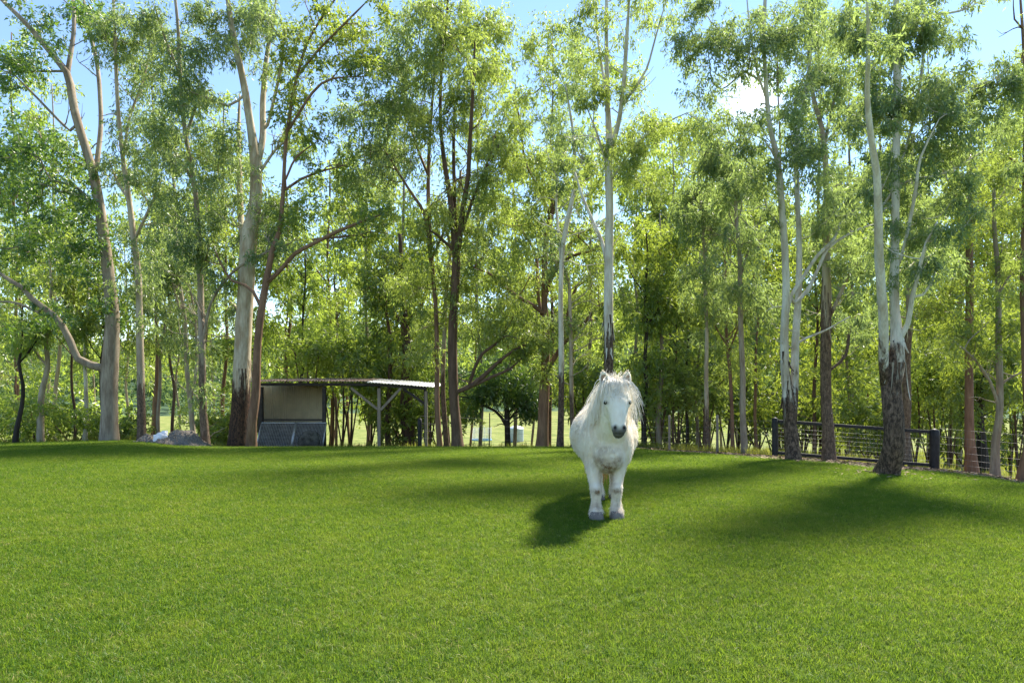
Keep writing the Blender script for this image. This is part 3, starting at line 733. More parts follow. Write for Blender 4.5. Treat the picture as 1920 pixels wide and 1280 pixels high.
LAND = [(-300, 110, 'at the left edge of the photo'), (110, 245, 'behind the elbow limbed tree'), (245, 400, 'behind the gravel heap'), (400, 500, 'behind the thick cream gum'),
        (500, 620, 'behind the closed half of the shed'), (620, 760, 'behind the open half of the shed'), (760, 880, 'behind the fibrous brown trunk'), (880, 1000, 'behind the small black trunked tree'), (1000, 1090, 'behind the stout reddish trunk'),
        (1090, 1210, 'behind the pony'), (1210, 1330, 'behind the wire just right of the pony'), (1330, 1450, 'behind the mossy grey green trunk'), (1450, 1540, 'behind the forked white gum'), (1540, 1620, 'behind the grey flaky barked trunk'),
        (1620, 1720, 'behind the thickest gum'), (1720, 1810, 'behind the right black fence post'), (1810, 1890, 'behind the arching side branch at right'), (1890, 2400, 'at the right edge of the photo')]
LW = {'lime': 'lime green', 'yellow': 'yellow green', 'green': 'mid green', 'grey': 'grey green', 'dark': 'dark green'}
BW = {'pale': 'pale', 'grey': 'grey', 'brown': 'brown', 'red': 'reddish', 'white': 'white', 'dark': 'dark'}
def where(px): return next(w for a, b, w in LAND if a <= px < b)
gr = np.random.default_rng(77)
ZONES = [(-160, 250, 7, 'lime', 'sunlit thin tree in the wood behind the elbow limbed tree'),
         (250, 480, 5, 'yellow', 'sunlit thin tree in the wood behind the gravel heap'),
         (520, 860, 8, 'lime', 'sunlit tree in the wood behind the open shed'),
         (870, 1200, 7, 'yellow', 'sunlit tree in the wood behind the distant tank and the pony'),
         (1200, 1480, 8, 'lime', 'sunlit tree in the wood behind the wire fence right of the pony'),
         (1480, 2080, 11, 'green', 'leafy tree in the wood behind the black rail fence')]
for (x0, x1, n, lf, lab) in ZONES:
    for i in range(n):
        px = x0 + (x1 - x0) * (i + gr.uniform(.1, .9)) / n
        Y = gr.uniform(31, 62)
        top = gr.uniform(300, 470) if x0 < 1200 else gr.uniform(250, 430)
        low = gr.uniform(690, 800)
        if 860 < px < 1010: low = gr.uniform(600, 680)
        lf2 = gr.choice([lf, lf, 'yellow', 'green'])
        bk_ = gr.choice(['pale', 'grey', 'brown', 'red'])
        wood_tree(px, gr.uniform(4, 7), bk_, Y, top, f'thin {BW[bk_]} stemmed {LW[lf2]} deep wood tree {where(px)}', lf2, gr.uniform(-.3, .3), gr.uniform(.6, .95),
                  group='thin trees deep in the wood', low=low, spread=gr.uniform(55, 85), name='woodland_tree', off=gr.uniform(-.1, .15), per=105, Lk=.0080)

TALL = [(30, 33, 60, 'lime'), (105, 36, 160, 'yellow'), (290, 34, 60, 'yellow'), (420, 36, 180, 'lime'), (540, 33, 240, 'lime'), (620, 36, 300, 'yellow'), (690, 33, 160, 'green'), (760, 31, 20, 'yellow'),
        (900, 34, 60, 'yellow'), (965, 37, 150, 'lime'), (1030, 34, 60, 'yellow'), (1100, 36, 100, 'lime'), (1190, 35, 230, 'lime'), (1250, 33, 260, 'yellow'), (1330, 35, 300, 'lime'), (1375, 31, 250, 'grey'), (1470, 34, 60, 'grey'), (1540, 36, 40, 'yellow'), (1600, 33, 0, 'grey'),
        (1660, 35, 60, 'lime'), (1740, 31, 90, 'grey'), (1800, 34, 160, 'yellow'), (1870, 32, 170, 'lime'), (1940, 35, 120, 'yellow'), (2010, 33, 60, 'grey'), (-60, 33, 100, 'green')]
for (px, Y, top, lf) in TALL:
    bk_ = gr.choice(['pale', 'grey', 'red'])
    wood_tree(px, 8, bk_, Y, top, f'tall {BW[bk_]} {LW[lf]} second row gum {where(px)}', lf, gr.uniform(-.2, .2), .65, group='tall gums of the second row', low=640, spread=70, name='gum_tree', per=125, Lk=.0078)

# ------------------------------------------------------------------ bushes under the trees
def bush(px, py, Y, rx, ry, leaf, label, group, dens=1.6, off=0.0, seed=0):
    base = 846 if px < 1200 else 856 + max(0, px - 1400) * .06
    st = [(px, base, 5), (px + 2, (base + py) / 2, 4), (px - 2, py, 2.5)]
    lm = [[(px, base - 5, 3), (px - rx * .5, py + ry * .3, 2), (px - rx * .7, py, 1.5)], [(px, base - 5, 3), (px + rx * .5, py + ry * .2, 2), (px + rx * .7, py - 5, 1.5)]]
    return tree(label, 'brown', Y, st, None, lm, [(px, py, rx, ry, dens, off)], leaf, name='bush', cat='bush', group=group, per=95, Lk=.0085, wk=.36, droop=.35, sides=6, seed=seed, crad=.95)
k = 0
for (x0, x1, n, leaf, lab, ylo, yhi, Y0, Y1) in [
        (-60, 250, 9, 'lime', 'sunny low bush among the thin trunks at left', 760, 815, 25, 34),
        (400, 440, 2, 'green', 'green bush behind the blackened foot of the cream gum', 740, 800, 26, 30),
        (520, 720, 9, 'green', 'green bush showing under and over the roof of the shed', 640, 790, 27, 36),
        (720, 860, 6, 'lime', 'sunlit bush behind the open end of the shed', 720, 810, 27, 36),
        (1075, 1210, 6, 'green', 'dark green bush behind the pony', 660, 800, 26, 34),
        (1210, 1480, 12, 'green', 'leafy bush behind the wire fence right of the pony', 660, 815, 22, 32),
        (1480, 1700, 11, 'green', 'dense green bush behind the black rail fence', 640, 815, 19.5, 28),
        (1700, 1990, 13, 'green', 'dense green bush behind the wire at the right edge', 620, 830, 19.5, 27)]:
    for i in range(n):
        px = x0 + (x1 - x0) * (i + gr.uniform(.1, .9)) / n
        k += 1
        bush(px, gr.uniform(ylo, yhi), gr.uniform(Y0, Y1), gr.uniform(38, 60), gr.uniform(30, 52), lf_ := (leaf if gr.uniform() > .4 else str(gr.choice(['lime', 'lime', 'yellow']))), f'{LW[lf_]} low leafy bush {where(px)}', 'bushes low under the trees', gr.uniform(.95, 1.5), gr.uniform(-.15, .15), seed=900 + k)

# ------------------------------------------------------------------ ground, lawn, undergrowth
EPX = np.linspace(-700, 2700, 90)
def edge_of(px):
    m, u = crest((px - CX) / F * 30, 30.0)
    c = START + float(u)
    if px < 1180: return c + 2.2
    py = float(np.interp(px, [1180, 1330, 1453, 1550, 1660, 1750, 1850, 1920, 2700], [842, 851, 861, 868, 881, 885, 895, 910, 932]))
    return min(hitY(px, py), c + .5)
EY = np.array([edge_of(p) for p in EPX])
def edgeY(x, y):
    t = x / np.maximum(y, .5) * F + CX
    return np.interp(t, EPX, EY)

def ground_mat():
    t = NT('ground_soil_and_field')
    p = t.pos()
    zone = t.attr('zone')
    n1 = t.noise(p, .5, 4, .6); n2 = t.noise(p, 9, 4, .6); n3 = t.noise(p, .06, 3, .6)
    lawn = t.ramp(n2, [(.3, (.045, .075, .012)), (.7, (.085, .130, .020))])
    litter = t.ramp(n2, [(.35, (.07, .042, .026)), (.5, (.15, .095, .065)), (.7, (.26, .18, .13))])
    grass = t.ramp(t.math('ADD', t.math('MULTIPLY', n1, .6), t.math('MULTIPLY', n2, .4)), [(.35, (.08, .11, .025)), (.5, (.17, .20, .05)), (.68, (.30, .27, .11))])
    far = t.mix(t.ramp(n1, [(.42, (0, 0, 0)), (.58, (1, 1, 1))]), litter, grass)
    far = t.mix(t.ramp(zone, [(.55, (0, 0, 0)), (.7, (1, 1, 1))]), far, grass)
    wood = t.ramp(n3, [(.3, (.04, .075, .045)), (.7, (.08, .125, .06))])
    c = t.mix(t.ramp(zone, [(.02, (0, 0, 0)), (.10, (1, 1, 1))]), lawn, t.mix(t.ramp(zone, [(.12, (0, 0, 0)), (.3, (1, 1, 1))]), litter, far))
    c = t.mix(t.ramp(zone, [(.82, (0, 0, 0)), (.95, (1, 1, 1))]), c, wood)
    return t.principled(c, .95, normal=t.bump(n2, .6, .05), spec=.1)
def grid_axis(lims):
    out = []
    for a, b, s in lims: out.append(np.arange(a, b, s))
    return np.concatenate(out + [[lims[-1][1]]])
xs = grid_axis([(-900, -200, 35), (-200, -60, 7), (-60, -26, 2), (-26, 26, .5), (26, 60, 2), (60, 200, 7), (200, 900, 35)])
ys = grid_axis([(-120, -20, 20), (-20, 2, 2), (2, 30, .4), (30, 70, 1.4), (70, 200, 6), (200, 1000, 25)])
X, Yg = np.meshgrid(xs, ys)
Z = G(X, Yg)
dE = Yg - edgeY(X, Yg)
zone = np.where(Yg < 2, 0, np.clip(dE / 30, 0, .75))
rr_ = np.hypot(X, Yg)
zone = np.where(rr_ > 185, 1.0, np.where((zone > .5) & (rr_ > 150), .78, zone))
zone = np.where((Yg > 0) & (dE <= 0), 0, zone)
Z = Z - .004 + np.where((dE > .3) & (rr_ < 60), .02 * np.sin(X * 2.3) * np.sin(Yg * 1.7), 0)
nx, ny = len(xs), len(ys)
ii = np.arange(ny - 1)[:, None] * nx + np.arange(nx - 1)[None]
Qg = np.stack([ii, ii + 1, ii + nx + 1, ii + nx], -1).reshape(-1, 4)
ground = mesh_obj('ground', np.stack([X, Yg, Z], -1).reshape(-1, 3), Qg, ground_mat(), attrs={'zone': zone.ravel()})
ground['kind'] = 'structure'

def tuft_mesh(name, n, h0, h1, w, spread, lean, seed, mat):
    g = np.random.default_rng(seed)
    V, Qs, Ts, A = [], [], [], []
    for i in range(n):
        a = g.uniform(0, 6.283); rad = spread * math.sqrt(g.uniform())
        b = np.array([rad * math.cos(a), rad * math.sin(a), -.004])
        d = g.uniform(0, 6.283); h = g.uniform(h0, h1); le = abs(g.normal(0, lean)) * h
        dv = np.array([math.cos(d), math.sin(d), 0]); sv = np.array([-dv[1], dv[0], 0]) * w * .5 * g.uniform(.7, 1.2)
        m_ = b + dv * le * .35 + np.array([0, 0, h * .6]); tp = b + dv * le + np.array([0, 0, h * (1 - .25 * min(1, le / h))])
        k0 = len(V)
        V += [b - sv, b + sv, m_ + sv * .8, m_ - sv * .8, tp]
        Qs.append((k0, k0 + 1, k0 + 2, k0 + 3)); Ts.append((k0 + 3, k0 + 2, k0 + 4))
        A += [g.uniform()] * 5
    return mesh_obj(name, np.array(V), [np.array(Qs), np.array(Ts)], mat, attrs={'tint': A}, mesh_only=True)

def blade_mat(name, cols, straw, trans, patch=1.0):
    t = NT(name)
    p = t.pos()
    big = t.math('ADD', t.math('MULTIPLY', t.noise(p, .55, 3, .55, .6), .5), t.math('MULTIPLY', t.noise(p, .17, 2, .5, .4), .5)); mid = t.noise(p, 2.6, 3, .6); fine = t.noise(p, 14, 2, .5)
    ri = t.node('ShaderNodeObjectInfo').outputs['Random']
    f = t.math('ADD', t.math('MULTIPLY', big, .75 * patch), t.math('ADD', t.math('MULTIPLY', mid, .55), t.math('ADD', t.math('MULTIPLY', ri, .18), t.math('MULTIPLY', t.attr('tint'), .30))))
    col = t.ramp(t.math('MULTIPLY', f, .5), [(.36, cols[0]), (.44, cols[1]), (.53, cols[2])])
    st = t.math('MULTIPLY', t.ramp(fine, [(.48, (0, 0, 0)), (.66, (1, 1, 1))]), t.ramp(t.attr('tint'), [(.70, (0, 0, 0)), (.8, (1, 1, 1))]))
    col = t.mix(t.math('MULTIPLY', st, .8), col, straw)
    d = t.node('ShaderNodeBsdfDiffuse'); t.put(d.inputs['Color'], col)
    tr = t.node('ShaderNodeBsdfTranslucent'); t.put(tr.inputs['Color'], t.mix(.5, col, trans))
    m = t.node('ShaderNodeMixShader'); m.inputs[0].default_value = .45
    t.l.new(d.outputs[0], m.inputs[1]); t.l.new(tr.outputs[0], m.inputs[2])
    g = t.node('ShaderNodeBsdfAnisotropic'); g.inputs['Roughness'].default_value = .45
    m2 = t.node('ShaderNodeMixShader'); m2.inputs[0].default_value = .012
    t.l.new(m.outputs[0], m2.inputs[1]); t.l.new(g.outputs[0], m2.inputs[2])
    t.surf(m2.outputs[0])
    return t.m

def scatter(obj, tufts, smin, smax, seed, tilt=.25):
    col = bpy.data.collections.new(obj.name + '_tufts')
    for i, me in enumerate(tufts):
        col.objects.link(bpy.data.objects.new('tuft', me))
    ng = bpy.data.node_groups.new(obj.name + '_scatter', 'GeometryNodeTree')
    ng.interface.new_socket('Geometry', in_out='INPUT', socket_type='NodeSocketGeometry')
    ng.interface.new_socket('Geometry', in_out='OUTPUT', socket_type='NodeSocketGeometry')
    n, l = ng.nodes, ng.links
    gi, go = n.new('NodeGroupInput'), n.new('NodeGroupOutput')
    na = n.new('GeometryNodeInputNamedAttribute'); na.data_type = 'FLOAT'; na.inputs['Name'].default_value = 'dens'
    dp = n.new('GeometryNodeDistributePointsOnFaces'); dp.inputs['Seed'].default_value = seed
    ci = n.new('GeometryNodeCollectionInfo'); ci.inputs['Collection'].default_value = col
    ci.inputs['Separate Children'].default_value = True; ci.inputs['Reset Children'].default_value = True
    ip = n.new('GeometryNodeInstanceOnPoints'); ip.inputs['Pick Instance'].default_value = True
    rv = n.new('FunctionNodeRandomValue'); rv.data_type = 'FLOAT_VECTOR'
    rv.inputs['Min'].default_value = (-tilt, -tilt, 0); rv.inputs['Max'].default_value = (tilt, tilt, 6.283)
    rs = n.new('FunctionNodeRandomValue'); rs.data_type = 'FLOAT'
    rs.inputs[2].default_value = smin; rs.inputs[3].default_value = smax
    ns = n.new('GeometryNodeInputNamedAttribute'); ns.data_type = 'FLOAT'; ns.inputs['Name'].default_value = 'size'
    mu = n.new('ShaderNodeMath'); mu.operation = 'MULTIPLY'
    l.new(gi.outputs[0], dp.inputs['Mesh']); l.new(na.outputs['Attribute'], dp.inputs['Density'])
    l.new(dp.outputs['Points'], ip.inputs['Points']); l.new(ci.outputs[0], ip.inputs['Instance'])
    l.new(rv.outputs[0], ip.inputs['Rotation'])
    l.new(rs.outputs[1], mu.inputs[0]); l.new(ns.outputs['Attribute'], mu.inputs[1]); l.new(mu.outputs[0], ip.inputs['Scale'])
    l.new(ip.outputs[0], go.inputs[0])
    md = obj.modifiers.new('scatter', 'NODES'); md.node_group = ng

def strip_grid(px0, px1, ncol, Y0f, Y1f, nrow):
    pxs = np.linspace(px0, px1, ncol)
    y0 = np.array([Y0f(p) for p in pxs]); y1 = np.array([Y1f(p) for p in pxs])
    s = np.linspace(0, 1, nrow)[:, None]
    YY = y0[None] * (y1 / y0)[None] ** s
    XX = (pxs[None] - CX) / F * YY
    ii = np.arange(nrow - 1)[:, None] * ncol + np.arange(ncol - 1)[None]
    Q = np.stack([ii, ii + 1, ii + ncol + 1, ii + ncol], -1).reshape(-1, 4)
    return XX, YY, Q

lawn_m = blade_mat('lawn_blades', [(.034, .100, .009), (.086, .168, .013), (.190, .226, .028)], (.42, .34, .16), (.37, .52, .038))
XX, YY, Q = strip_grid(-420, 2340, 120, lambda p: 1.7, lambda p: float(np.interp(p, EPX, EY)), 130)
ZZ = G(XX, YY) - .002
dens = np.interp(YY, [1.7, 5, 8, 13, 24], [2100, 1800, 1150, 480, 260])
size = np.interp(YY, [1.7, 5, 9, 24], [1.0, 1.0, 1.2, 1.7])
lawn = mesh_obj('lawn_grass', np.stack([XX, YY, ZZ], -1).reshape(-1, 3), Q, None, attrs={'dens': dens.ravel(), 'size': size.ravel()})
lawn['kind'] = 'stuff'
lawn['label'] = 'short mown green grass of the sloping lawn'
scatter(lawn, [tuft_mesh('grass_tuft', 20, .010, .030, .0024, .036, 1.0, s_, lawn_m) for s_ in (1, 2, 3, 4)], .6, 1.35, 3, .4)

weed_m = blade_mat('wild_grass_blades', [(.07, .11, .02), (.14, .18, .035), (.24, .25, .06)], (.40, .34, .16), (.6, .62, .08))
XX, YY, Q = strip_grid(-500, 2400, 110, lambda p: float(np.interp(p, EPX, EY)) + .4 if p < 1180 else float(np.interp(p, [1180, 1453, 1752, 1990, 2400], [20.6, 16.2, 15.6, 13.8, 12.9])), lambda p: 75.0, 60)
g_ = .5 + .5 * np.sin(XX * .7 + 1.3 * np.sin(YY * .5)) * np.sin(YY * .9 + XX * .3)
dens = np.interp(YY, [18, 30, 75], [16, 10, 2.5]) * (.3 + g_)
size = np.interp(YY, [15, 30, 75], [.8, 1.3, 2.6])
weeds = mesh_obj('wild_grass', np.stack([XX, YY, G(XX, YY) - .01], -1).reshape(-1, 3), Q, None, attrs={'dens': dens.ravel(), 'size': size.ravel()})
weeds['kind'] = 'stuff'
weeds['label'] = 'sunlit wild grass and weeds on the ground under the wood'
scatter(weeds, [tuft_mesh('wild_tuft', 26, .08, .30, .011, .13, .5, s_, weed_m) for s_ in (11, 12, 13)], .5, 1.3, 8, .15)

# fallen leaves in a strip along the fence
lm_ = MB()
for i in range(1500):
    px = gr.uniform(1190, 1930)
    e_ = float(np.interp(px, EPX, EY))
    Y = e_ + gr.uniform(-.15, 2.3)
    x = (px - CX) / F * Y
    z = g1(x, Y) + .012
    a = gr.uniform(0, 6.28); L_ = gr.uniform(.05, .12); w_ = L_ * .3
    d = np.array([math.cos(a), math.sin(a), gr.normal(0, .25)]); s_ = np.array([-d[1], d[0], gr.normal(0, .3)])
    p = np.array([x, Y, z])
    lm_.add([p - d * L_ / 2, p + s_ * w_ / 2 + (0, 0, .01), p + d * L_ / 2, p - s_ * w_ / 2], Q=[(0, 1, 2, 3)], A=[gr.uniform()] * 4)
for bx_, by_, n_l in [(1488, 863, 70), (1553, 863, 60), (1663, 889, 90)]:
    Yb_ = hitY(bx_, by_); xb_ = (bx_ - CX) / F * Yb_
    for i in range(n_l):
        a0 = gr.uniform(0, 6.28); rd = .2 + abs(gr.normal(0, .45))
        x, Y = xb_ + rd * math.cos(a0), Yb_ + rd * math.sin(a0)
        a = gr.uniform(0, 6.28); L_ = gr.uniform(.05, .13); w_ = L_ * gr.uniform(.12, .3)
        d = np.array([math.cos(a), math.sin(a), gr.normal(0, .15)]); s_ = np.array([-d[1], d[0], gr.normal(0, .3)])
        p = np.array([x, Y, g1(x, Y) + .026])
        lm_.add([p - d * L_ / 2, p + s_ * w_ / 2 + (0, 0, .006), p + d * L_ / 2, p - s_ * w_ / 2], Q=[(0, 1, 2, 3)], A=[gr.uniform()] * 4)
tl = NT('fallen_leaf')
lit = lm_.build('fallen_leaves', tl.principled(tl.ramp(tl.attr('tint'), [(0, (.09, .05, .03)), (.5, (.22, .13, .08)), (1, (.42, .30, .20))]), .8), attr='tint', smooth=False)
lit['kind'] = 'stuff'; lit['label'] = 'brown fallen leaves and bark strips along the foot of the fence'

# forest on the far hillside: past a few hundred trees it reads as one mass
fm = leaf_mat('hill_forest_leaf', (.035, .075, .035), (.070, .120, .050), (.120, .170, .060), (.30, .42, .10), .4, .02)
def crown_tuft(seed):
    g = np.random.default_rng(seed)
    V, Q, ti = leaf_arrays(np.array([[0, 0, 4.2 + k * 1.4] for k in range(3)]) + g.normal(0, .9, (3, 3)), np.array([2.6, 2.9, 2.2]), 55, 1.1, .8, .3, g, g.uniform(.2, .8, 3))
    return mesh_obj('hill_tree', V, [Q], fm, attrs={'tint': ti}, smooth=False, mesh_only=True)
XX, YY, Q = strip_grid(-500, 2400, 60, lambda p: 150.0, lambda p: 620.0, 40)
hf = mesh_obj('hillside_forest', np.stack([XX, YY, G(XX, YY) - .2], -1).reshape(-1, 3), Q, None,
              attrs={'dens': np.interp(YY, [150, 185, 200, 620], [.002, .004, .02, .009]).ravel(), 'size': np.interp(YY, [150, 620], [.8, 1.7]).ravel()})
hf['kind'] = 'stuff'; hf['label'] = 'far wooded hillside seen through gaps between the trunks'
scatter(hf, [crown_tuft(s_) for s_ in (41, 42, 43)], .6, 1.3, 5, .1)

# ------------------------------------------------------------------ open shed
def simple(name, c, rough=.7, metal=0.0, var=.25, scale=8.0, stretch=(1, 1, 1), spec=.3, bump=.0, bdist=.01):
    t = NT(name)
    n = t.noise(t.scalev(t.pos(), stretch), scale, 4, .6)
    c0 = tuple(max(0, v * (1 - var)) for v in c); c1 = tuple(min(1, v * (1 + var)) for v in c)
    col = t.ramp(n, [(.3, c0), (.7, c1)])
    nm = t.bump(n, bump, bdist) if bump else None
    return t.principled(col, rough, metal, nm, spec)
M_TIN = simple('weathered_tin', (.34, .24, .18), .7, .15, .4, 5)
M_TINP = simple('pale_tin', (.55, .55, .54), .45, .4, .2, 5)
M_CREAM = simple('cream_wall_tin', (.62, .54, .35), .6, 0, .12, 3)
M_TIMB = simple('weathered_timber', (.25, .205, .16), .85, 0, .3, 10, (1, 1, .12), bump=.5)
M_DARKT = simple('dark_timber', (.045, .038, .033), .8, 0, .4, 10, (.3, 1, 1), bump=.4)
M_BLACK = simple('black_painted_timber', (.022, .022, .024), .6, 0, .5, 22, (1, 1, .4), bump=.5)
M_GALV = simple('galvanised_steel', (.48, .49, .50), .4, .8, .2, 20)
M_WIRE = simple('fence_wire', (.16, .16, .16), .6, .2, .2, 10)
M_CLOTH = simple('black_shade_cloth', (.085, .079, .068), .9, 0, .7, 7)

YS = 23.0
s_ = YS / F
def SX(px): return (px - CX) * s_
def SZ(py): return H - (py - CY) * s_
gs = g1(SX(640), YS)
shed = empty('open_shed', (SX(640), YS, gs), 'low open sided farm shed with a rusty corrugated roof and a cream tin back wall', 'shed')
so = np.array([SX(640), YS, gs])

def corrugated(w, d, pitch=.105, amp=.021, th=.005):
    """sheet of width w along x and length d along y, waves along x"""
    n = int(w / pitch * 6) + 1
    x = np.linspace(0, w, n); z = amp * np.sin(x / pitch * 2 * np.pi)
    V = np.concatenate([np.stack([x, np.zeros(n), z], 1), np.stack([x, np.full(n, d), z], 1),
                        np.stack([x, np.zeros(n), z - th], 1), np.stack([x, np.full(n, d), z - th], 1)])
    i = np.arange(n - 1)
    Q = np.concatenate([np.stack([i, i + 1, n + i + 1, n + i], 1), np.stack([2 * n + i, 3 * n + i, 3 * n + i + 1, 2 * n + i + 1], 1),
                        np.stack([i, 2 * n + i, 2 * n + i + 1, i + 1], 1), np.stack([n + i, n + i + 1, 3 * n + i + 1, 3 * n + i], 1)])
    return V, Q
zr = SZ(715)
W = .80
xL, xM, xR = SX(468), SX(688), SX(814)
D = 3.1
n1 = int(round((xM - xL) / (W - .06)))
for i in range(n1):
    w = (xM - xL) / n1
    V, Q = corrugated(w + .05, D)
    V[:, 2] += V[:, 1] * .034 + .004 * (i % 2) + gr.normal(0, .004)
    V += np.array([xL + i * w, YS - .28 + gr.normal(0, .012), zr + .012])
    mesh_obj('roof_sheet', V - so, Q, M_TIN, shed)
n2 = 3
for i in range(n2):
    w = (xR - xM) / n2
    V, Q = corrugated(w + .05, D - .35)
    V[:, 2] += -V[:, 0] * .075 + V[:, 1] * .045 + .004 * (i % 2)
    V += np.array([xM + .03 + i * w, YS - .28 + .10 * i * .4, zr - .02 - i * w * .075])
    mesh_obj('roof_sheet', V - so, Q, M_TINP, shed)
def bar(name, a, b, w, d, mat, parent, o):
    """squared timber from a to b"""
    a = np.asarray(a, float); b = np.asarray(b, float)
    L = np.linalg.norm(b - a); z = (b - a) / L
    up = np.array([0, 1., 0]) if abs(z[1]) < .9 else np.array([1., 0, 0])
    x = np.cross(up, z); x /= np.linalg.norm(x); y = np.cross(z, x)
    m = MB(); m.box((a + b) / 2 - o, (w, d, L), np.stack([x, y, z], 1))
    return m.build(name, mat, parent, smooth=False)
zb = SZ(722)
bar('beam', (xL + .1, YS, zb + .03), (xM, YS, zb + .03), .10, .17, M_DARKT, shed, so)
bar('beam', (xM + .003, YS, zb + .03), (xR - .25, YS, zb - .12), .08, .13, M_DARKT, shed, so)
bar('beam', (xL + .1, YS + 2.6, zb + .05), (xR - .25, YS + 2.6, zb - .05), .08, .14, M_DARKT, shed, so)
for px in (500, 560, 620, 690, 750):
    bar('rafter', (SX(px), YS + .06, zb + .0), (SX(px), YS + 2.5, zb + .06), .05, .09, M_DARKT, shed, so)
def post(px, top, w, mat, Y=YS):
    x = (px - CX) / F * Y
    return bar('post', (x, Y, g1(x, Y) - .1), (x, Y, top), w, w, mat, shed, so)
post(489, zb - .06, .16, M_DARKT)
post(608, zb - .06, .12, M_DARKT)
post(711, zb - .10, .115, M_TIMB)
post(799, zb - .20, .10, M_TIMB)
for px in (487, 608, 711, 797): post(px, zb - .04, .09, M_DARKT, YS + 2.6)
def brace(p, q, mat, dy=-.03): 
    a = at(p[0], p[1], YS + dy); b = at(q[0], q[1], YS + dy)
    bar('brace', a, b, .085, .05, mat, shed, so)
brace((708, 767), (658, 727), M_TIMB); brace((714, 768), (752, 727), M_TIMB, -.035); brace((797, 757), (757, 729), M_DARKT, -.02)
# back and side walls of the closed bay, tin sheet by sheet
YB = YS + 2.45
zt = zb - .02
def XB(px, Y): return (px - CX) / F * Y
x0, x1 = XB(486, YB), XB(609, YB)
nw = 3
for i in range(nw):
    w = (x1 - x0) / nw
    V, Q = corrugated(w - .002, zt - (gs - .4), pitch=.085, amp=.011)
    V = np.stack([V[:, 0] + x0 + i * w, YB + V[:, 2] + .004 * (i % 2), V[:, 1] + gs - .4], 1)
    mesh_obj('wall_sheet', V - so, Q[:, ::-1], M_CREAM, shed)
V, Q = corrugated(2.3, zt + .1 - (gs - .4), pitch=.085, amp=.011)
V = np.stack([XB(485, V[:, 0] + YS + .09) - .06 + V[:, 2], V[:, 0] + YS + .09, V[:, 1] + gs - .4], 1)
mesh_obj('wall_sheet', V - so, Q, M_TIN, shed)
bar('rail', (SX(489) + .083, YS + .02, SZ(787)), (SX(608) - .063, YS + .02, SZ(787)), .06, .13, M_DARKT, shed, so)
lt = MB()
for i in range(420):
    x = gr.uniform(xL + .1, xR - .3); y = YS - .2 + abs(gr.normal(0, 1.0))
    z = zr + .045 + (y - YS + .28) * .034 - max(0, x - xM) * .075 - (.03 if x > xM else 0)
    a = gr.uniform(0, 6.28); L_ = gr.uniform(.05, .22); w_ = .012 if L_ > .13 else .03
    d = np.array([math.cos(a), math.sin(a), gr.normal(0, .22)]); q_ = np.array([-d[1], d[0], .3])
    p = np.array([x, y, z]) - so
    lt.add([p - d * L_ / 2, p + q_ * w_ / 2, p + d * L_ / 2, p - q_ * w_ / 2], Q=[(0, 1, 2, 3)])
lt.build('leaf_litter', simple('roof_litter', (.20, .13, .08), .9), shed, smooth=False)['kind'] = 'stuff'

# two wire gates leaning against the closed bay
def lean_gate(pa, pb, label):
    Yb, Yt = YS - .62, YS - .12
    A = [at(pa, 850, Yb), at(pb, 850, Yb)]
    gz = g1(A[0][0], Yb)
    xa, xb = SX(pa), SX(pb)
    zt_ = SZ(792)
    gt = empty('mesh_gate', ((xa + xb) / 2, Yb, gz), label, 'gate', 'wire gates leaning on the shed')
    o = np.array([(xa + xb) / 2, Yb, gz])
    def P(u, v): return np.array([xa + (xb - xa) * u, Yb + (Yt - Yb) * v, gz + .02 + (zt_ - gz - .02) * v]) - o
    for nm, p, q in (('stile', P(0, 0), P(0, 1)), ('stile', P(1, 0), P(1, 1)), ('top_bar', P(0, 1), P(1, 1)), ('bottom_bar', P(0, .02), P(1, .02))):
        m = MB(); m.tube([p, q], .021 if nm != 'middle_bar' else .012, 8); m.build(nm, M_GALV, gt)
    w = MB()
    for u in np.linspace(.04, .96, 20): w.tube([P(u, .02), P(u, 1)], .004, 4, cap=False)
    for v in np.linspace(.05, .97, 18): w.tube([P(0, v), P(1, v)], .003, 4, cap=False)
    ob = w.build('wire_mesh', M_GALV, gt); ob['kind'] = 'stuff'
    U, Vv = np.meshgrid(np.linspace(.01, .99, 24), np.linspace(.01, .99, 20))
    pts = np.array([P(u, v) for u, v in zip(U.ravel(), Vv.ravel())])
    pts[:, 1] += .04 + .012 * np.sin(U.ravel() * 17) * np.sin(Vv.ravel() * 11)
    ii = np.arange(19)[:, None] * 24 + np.arange(23)[None]
    mesh_obj('shade_cloth', pts, np.stack([ii, ii + 1, ii + 25, ii + 24], -1).reshape(-1, 4), M_CLOTH, gt)
lean_gate(493, 556, 'left leaning wire gate with black shade cloth at the shed corner')
lean_gate(558, 614, 'right leaning wire gate with black shade cloth behind the dark tarp heap')

def lump(name, c, rad, seed, mat, n=3, amp=.25, flat=True, parent=None, o=None):
    import bmesh
    bm = bmesh.new(); bmesh.ops.create_icosphere(bm, subdivisions=n, radius=1)
    V = np.array([v.co[:] for v in bm.verts]); T = np.array([[v.index for v in f.verts] for f in bm.faces]); bm.free()
    g = np.random.default_rng(seed)
    d = np.zeros(len(V))
    for f_ in (1.6, 3.3, 6.5, 12):
        k = g.normal(size=(3, 3)) * f_
        d += (np.sin(V @ k + g.uniform(0, 6, 3)).sum(1)) / 3 / f_ * 1.6
    V = V * (1 + amp * d)[:, None] * np.array(rad)
    if flat: V[:, 2] = np.maximum(V[:, 2], -.12)
    V = V + np.array(c) - (o if o is not None else 0)
    return V, T
xh, yh = SX(596), YS - .95
hp = lump('', (0, 0, .18), (.36, .22, .36), 4, None, 4, .3)
ob = mesh_obj('tarp_heap', hp[0], hp[1], M_CLOTH, smooth=False)
ob.location = (xh, yh, g1(xh, yh) + .02)
tag(ob, 'black crumpled tarp heaped in front of the right leaning gate', 'tarp')

